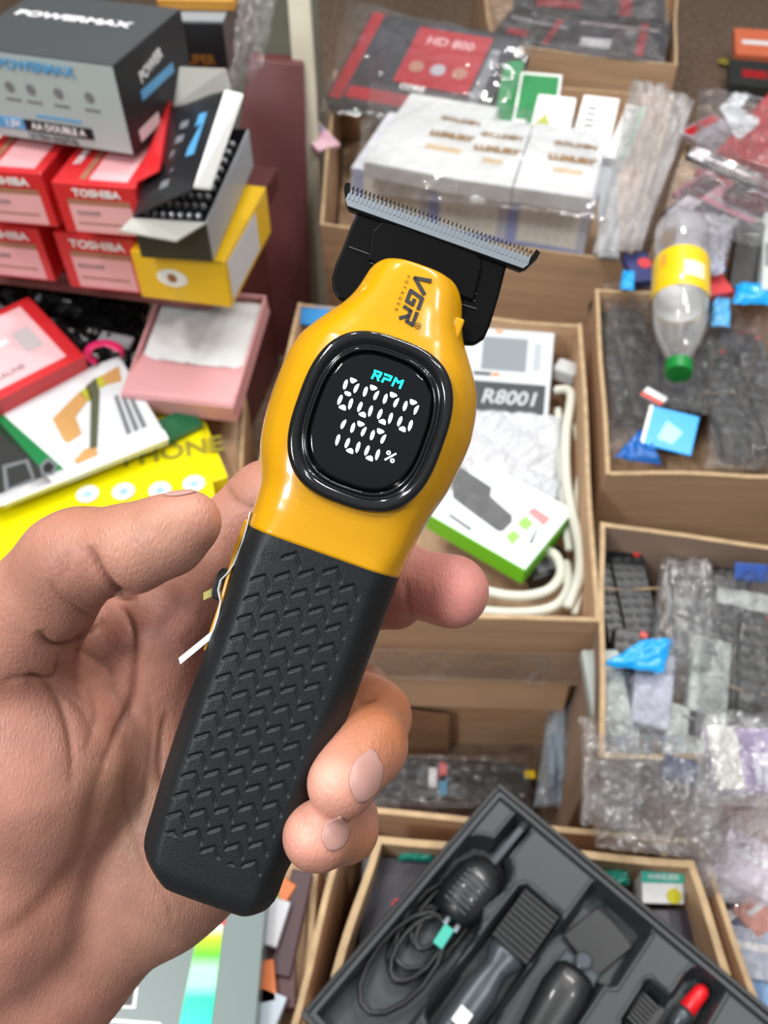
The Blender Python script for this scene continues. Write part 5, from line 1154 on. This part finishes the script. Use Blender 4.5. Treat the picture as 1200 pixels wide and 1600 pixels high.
# tools
def tool(name, label, cat, a, b, z=.012):
    A = Vector((*a, z)); B = Vector((*b, z)); x = (B - A)
    return thing(name, label, cat, TMx @ frame(A, x, Vector((0, 0, 1)).cross(x))), x.length
darkm = mat('dark_tool', srgb(22, 24, 26), .35, coat=.2); gunm = mat('gunmetal', srgb(74, 80, 85), .3, metal=.5)
t_, L_ = tool('hair_clipper', 'black corded tool with ribbed neck in the left recess of the tray', 'hair clipper', TL(722, 1402), TL(790, 1320), .006)
MB().loft([[(x, r * math.cos(q), .014 + r * .6 * math.sin(q)) for q in np.linspace(0, 2 * math.pi, 17)[:-1]] for x, r in ((-.016, .004), (-.014, .015), (.0, .020), (.022, .020), (.034, .014), (.038, .008))]).build('motor_body', darkm, t_, smooth=True)
MB().box(.03, .088, -.003, .003, .006, .014).build('guide_rod', gunm, t_, bevel=.001)
mb = MB()
for k in range(7): mb.box(-.009 + k * .0045, -.0075 + k * .0045, -.010, .010, .022, .0264)
mb.build('ribs', gunm, t_)
pts = []
for k in range(90):
    q = k * .42; rr_ = .015 + .007 * math.sin(k * .09); c = Vector((*TL(625, 1500), 0)).lerp(Vector((*TL(690, 1425), 0)), .5 + .5 * math.sin(k * .05))
    e = (Vector((*TL(690, 1425), 0)) - Vector((*TL(625, 1500), 0))).normalized(); n_ = Vector((-e.y, e.x, 0))
    pts.append(tuple(c + e * math.cos(q) * rr_ * 2.0 + n_ * math.sin(q) * rr_ + Vector((0, 0, .008 + .00010 * k))))
cb = thing('power_cable', 'coiled black power cable in the left recess of the tray', 'cable', TMx); MB().tube(pts, .0022, 6).build('cord', black_satin, cb, smooth=True)
pg, _ = tool('plug_tag', 'teal and white tag with metal pins on the coiled cable', 'tag', TL(684, 1474), TL(712, 1432), .020)
MB().box(0, .016, -.004, .004, 0, .004).build('tag_body', mat('teal_print', srgb(60, 180, 160), .4), pg); MB().box(.016, .03, -.006, -.003, 0, .002).build('pin', steel, pg); MB().box(.016, .03, .003, .006, 0, .002).build('pin', steel, pg)
t_, L_ = tool('hair_trimmer', 'small grey trimmer with white mark and ribbed comb in the middle recess of the tray', 'hair trimmer', TL(712, 1600), TL(850, 1405), .006)
MB().loft([[(x, r * math.cos(q), .014 + r * .55 * math.sin(q)) for q in np.linspace(0, 2 * math.pi, 17)[:-1]] for x, r in ((-.03, .008), (0, .0125), (.03, .013), (.048, .009), (.060, .0145), (.064, .013))]).build('handle', gunm, t_, smooth=True)
mb = MB(); mb.box(.066, L_, -.0155, .0155, .004, .014)
for k in range(10): mb.box(.070 + k * (L_ - .064) / 10, .072 + k * (L_ - .064) / 10, -.015, .015, .014, .016)
mb.build('ribbed_guard', darkm, t_); MB().box(0.0, .012, -.006, .004, .0240, .0255).build('white_mark', ink_white, t_)
t_, L_ = tool('hair_clipper', 'dark clipper with grey round dial in the right recess of the tray', 'hair clipper', TL(850, 1610), TL(925, 1480), .006)
MB().loft([[(x, r * math.cos(q), .013 + r * .5 * math.sin(q)) for q in np.linspace(0, 2 * math.pi, 17)[:-1]] for x, r in ((-.03, .012), (0, .016), (.03, .018), (.045, .016), (.05, .012))]).build('handle', darkm, t_, smooth=True)
MB().box(.042, .058, -.015, .015, .006, .014).build('silver_collar', gunm, t_, bevel=.002); MB().lathe([(.0065, .010), (.0065, .019), (.005, .020)], 18).build('dial', gunm, t_, mat=Matrix.Translation((L_ * .85, 0, 0)))
t_, L_ = tool('cutting_blade', 'dark flat blade attachment in the square recess of the tray', 'blade', TL(905, 1490), TL(985, 1425), .005); MB().box(.005, L_ - .008, -.018, .018, 0, .005).build('plate', darkm, t_, bevel=.001)
t_, L_ = tool('small_brush', 'small brush with red tip and grey handle at the right of the tray', 'brush', TL(1060, 1600), TL(1112, 1535), .014)
MB().loft([[(x, r * math.cos(q), r * math.sin(q)) for q in np.linspace(0, 2 * math.pi, 13)[:-1]] for x, r in ((0, .006), (.012, .0075), (.016, .0065))]).build('handle', gunm, t_, smooth=True)
MB().loft([[(x, r * math.cos(q), r * math.sin(q)) for q in np.linspace(0, 2 * math.pi, 13)[:-1]] for x, r in ((.016, .0062), (L_ - .004, .0055), (L_, .003))]).build('red_tip', mat('bright_red_plastic', srgb(225, 24, 34), .35), t_, smooth=True)
t_, L_ = tool('comb_attachment', 'small black comb attachment left of the red-tipped brush', 'comb', TL(1000, 1600), TL(1030, 1560), .014)
mb = MB(); mb.box(0, L_, -.008, -.004, 0, .006)
for k in range(7): mb.box(k * L_ / 7, k * L_ / 7 + .002, -.004, .008, 0, .005)
mb.build('teeth_frame', darkm, t_)

# ---------------------------------------------------------------- bottom left: holographic box and scraps
hb = from_top('grey_carton', 'grey-green carton with a rainbow foil sticker below the wrist', 'carton', (60, 1690, .30), (392, 1690, .30), (150, 1390, .30), .04, mat('grey_green_card', srgb(108, 122, 120), .35, coat=.3))
fm_ = bpy.data.materials.new('rainbow_foil'); fm_.use_nodes = True; nt = fm_.node_tree; b = nt.nodes['Principled BSDF']; tc = nt.nodes.new('ShaderNodeTexCoord'); sx = nt.nodes.new('ShaderNodeSeparateXYZ'); cr = nt.nodes.new('ShaderNodeValToRGB')
nt.links.new(tc.outputs['Generated'], sx.inputs[0]); nt.links.new(sx.outputs['Y'], cr.inputs[0]); nt.links.new(cr.outputs[0], b.inputs['Base Color']); b.inputs['Roughness'].default_value = .25
for k, (p, c) in enumerate(((0, srgb(0, 190, 200)), (.38, srgb(0, 220, 170)), (.48, srgb(160, 245, 210)), (.62, srgb(170, 240, 190)), (.72, srgb(90, 225, 20)), (.86, srgb(190, 225, 0)), (1, srgb(215, 235, 30)))):
    e = cr.color_ramp.elements[0] if k == 0 else cr.color_ramp.elements.new(p); e.position = p; e.color = c
onto(hb.root, [(272, 1640), (326, 1640), (349, 1446), (313, 1440)], hb.h, fm_, 'rainbow_sticker', .001)
onto(hb.root, [(336, 1440), (352, 1446), (356, 1400), (345, 1400)], hb.h, mat('coral_red', srgb(206, 62, 66), .4), 'coral_strip'); onto(hb.root, [(318, 1440), (334, 1440), (342, 1412), (330, 1412)], hb.h, mat('teal_print', srgb(60, 180, 160), .4), 'teal_strip')
onto(hb.root, [(160, 1575), (212, 1576), (216, 1542), (170, 1545)], hb.h, ink_white, 'picture_frame'); onto(hb.root, [(170, 1570), (206, 1571), (210, 1547), (178, 1549)], hb.h + .001, mat('dark_print', srgb(48, 50, 48), .4), 'picture')
onto(hb.root, [(150, 1590), (252, 1598), (252, 1603), (150, 1596)], hb.h, ink_white, 'small_print')
lb_ = open_box('cardboard_box', 'cardboard box below the grey-green carton at the bottom edge', [(-60, 1700), (470, 1700), (500, 1330), (60, 1330)], 0, .255, .25, seed=33)
for (x, y, w2, h2_, yaw, z, c, lb) in ((418, 1400, .018, .03, 20, .275, srgb(120, 150, 60), 'olive green scrap just below the trimmer butt'), (432, 1400, .02, .03, -30, .272, srgb(206, 110, 50), 'orange packet just right of the trimmer butt'), (425, 1440, .020, .035, -15, .278, srgb(190, 190, 194), 'white packet below the orange one near the trimmer butt'), (455, 1440, .018, .08, -10, .270, srgb(60, 28, 34), 'dark maroon packet beside the cardboard wall'), (412, 1535, .018, .03, 10, .275, srgb(204, 100, 44), 'orange packet right of the grey-green carton'), (408, 1580, .03, .03, -20, .275, srgb(176, 186, 196), 'pale blue packet at the bottom edge near the grey-green carton'), (432, 1500, .03, .07, 5, .266, srgb(70, 30, 30), 'dark red packet among the small ones at the bottom edge')):
    o = Carton('scrap_packet', lb, 'packet', Matrix.Translation(G(x, y, z)) @ Matrix.Rotation(R(yaw), 4, 'Z') @ Matrix.Translation((-w2 / 2, -h2_ / 2, -.01)), w2, h2_, .012, mat('scrap_' + lb[:12], c, .4), 'packets right of the grey-green carton', body='packet_body')
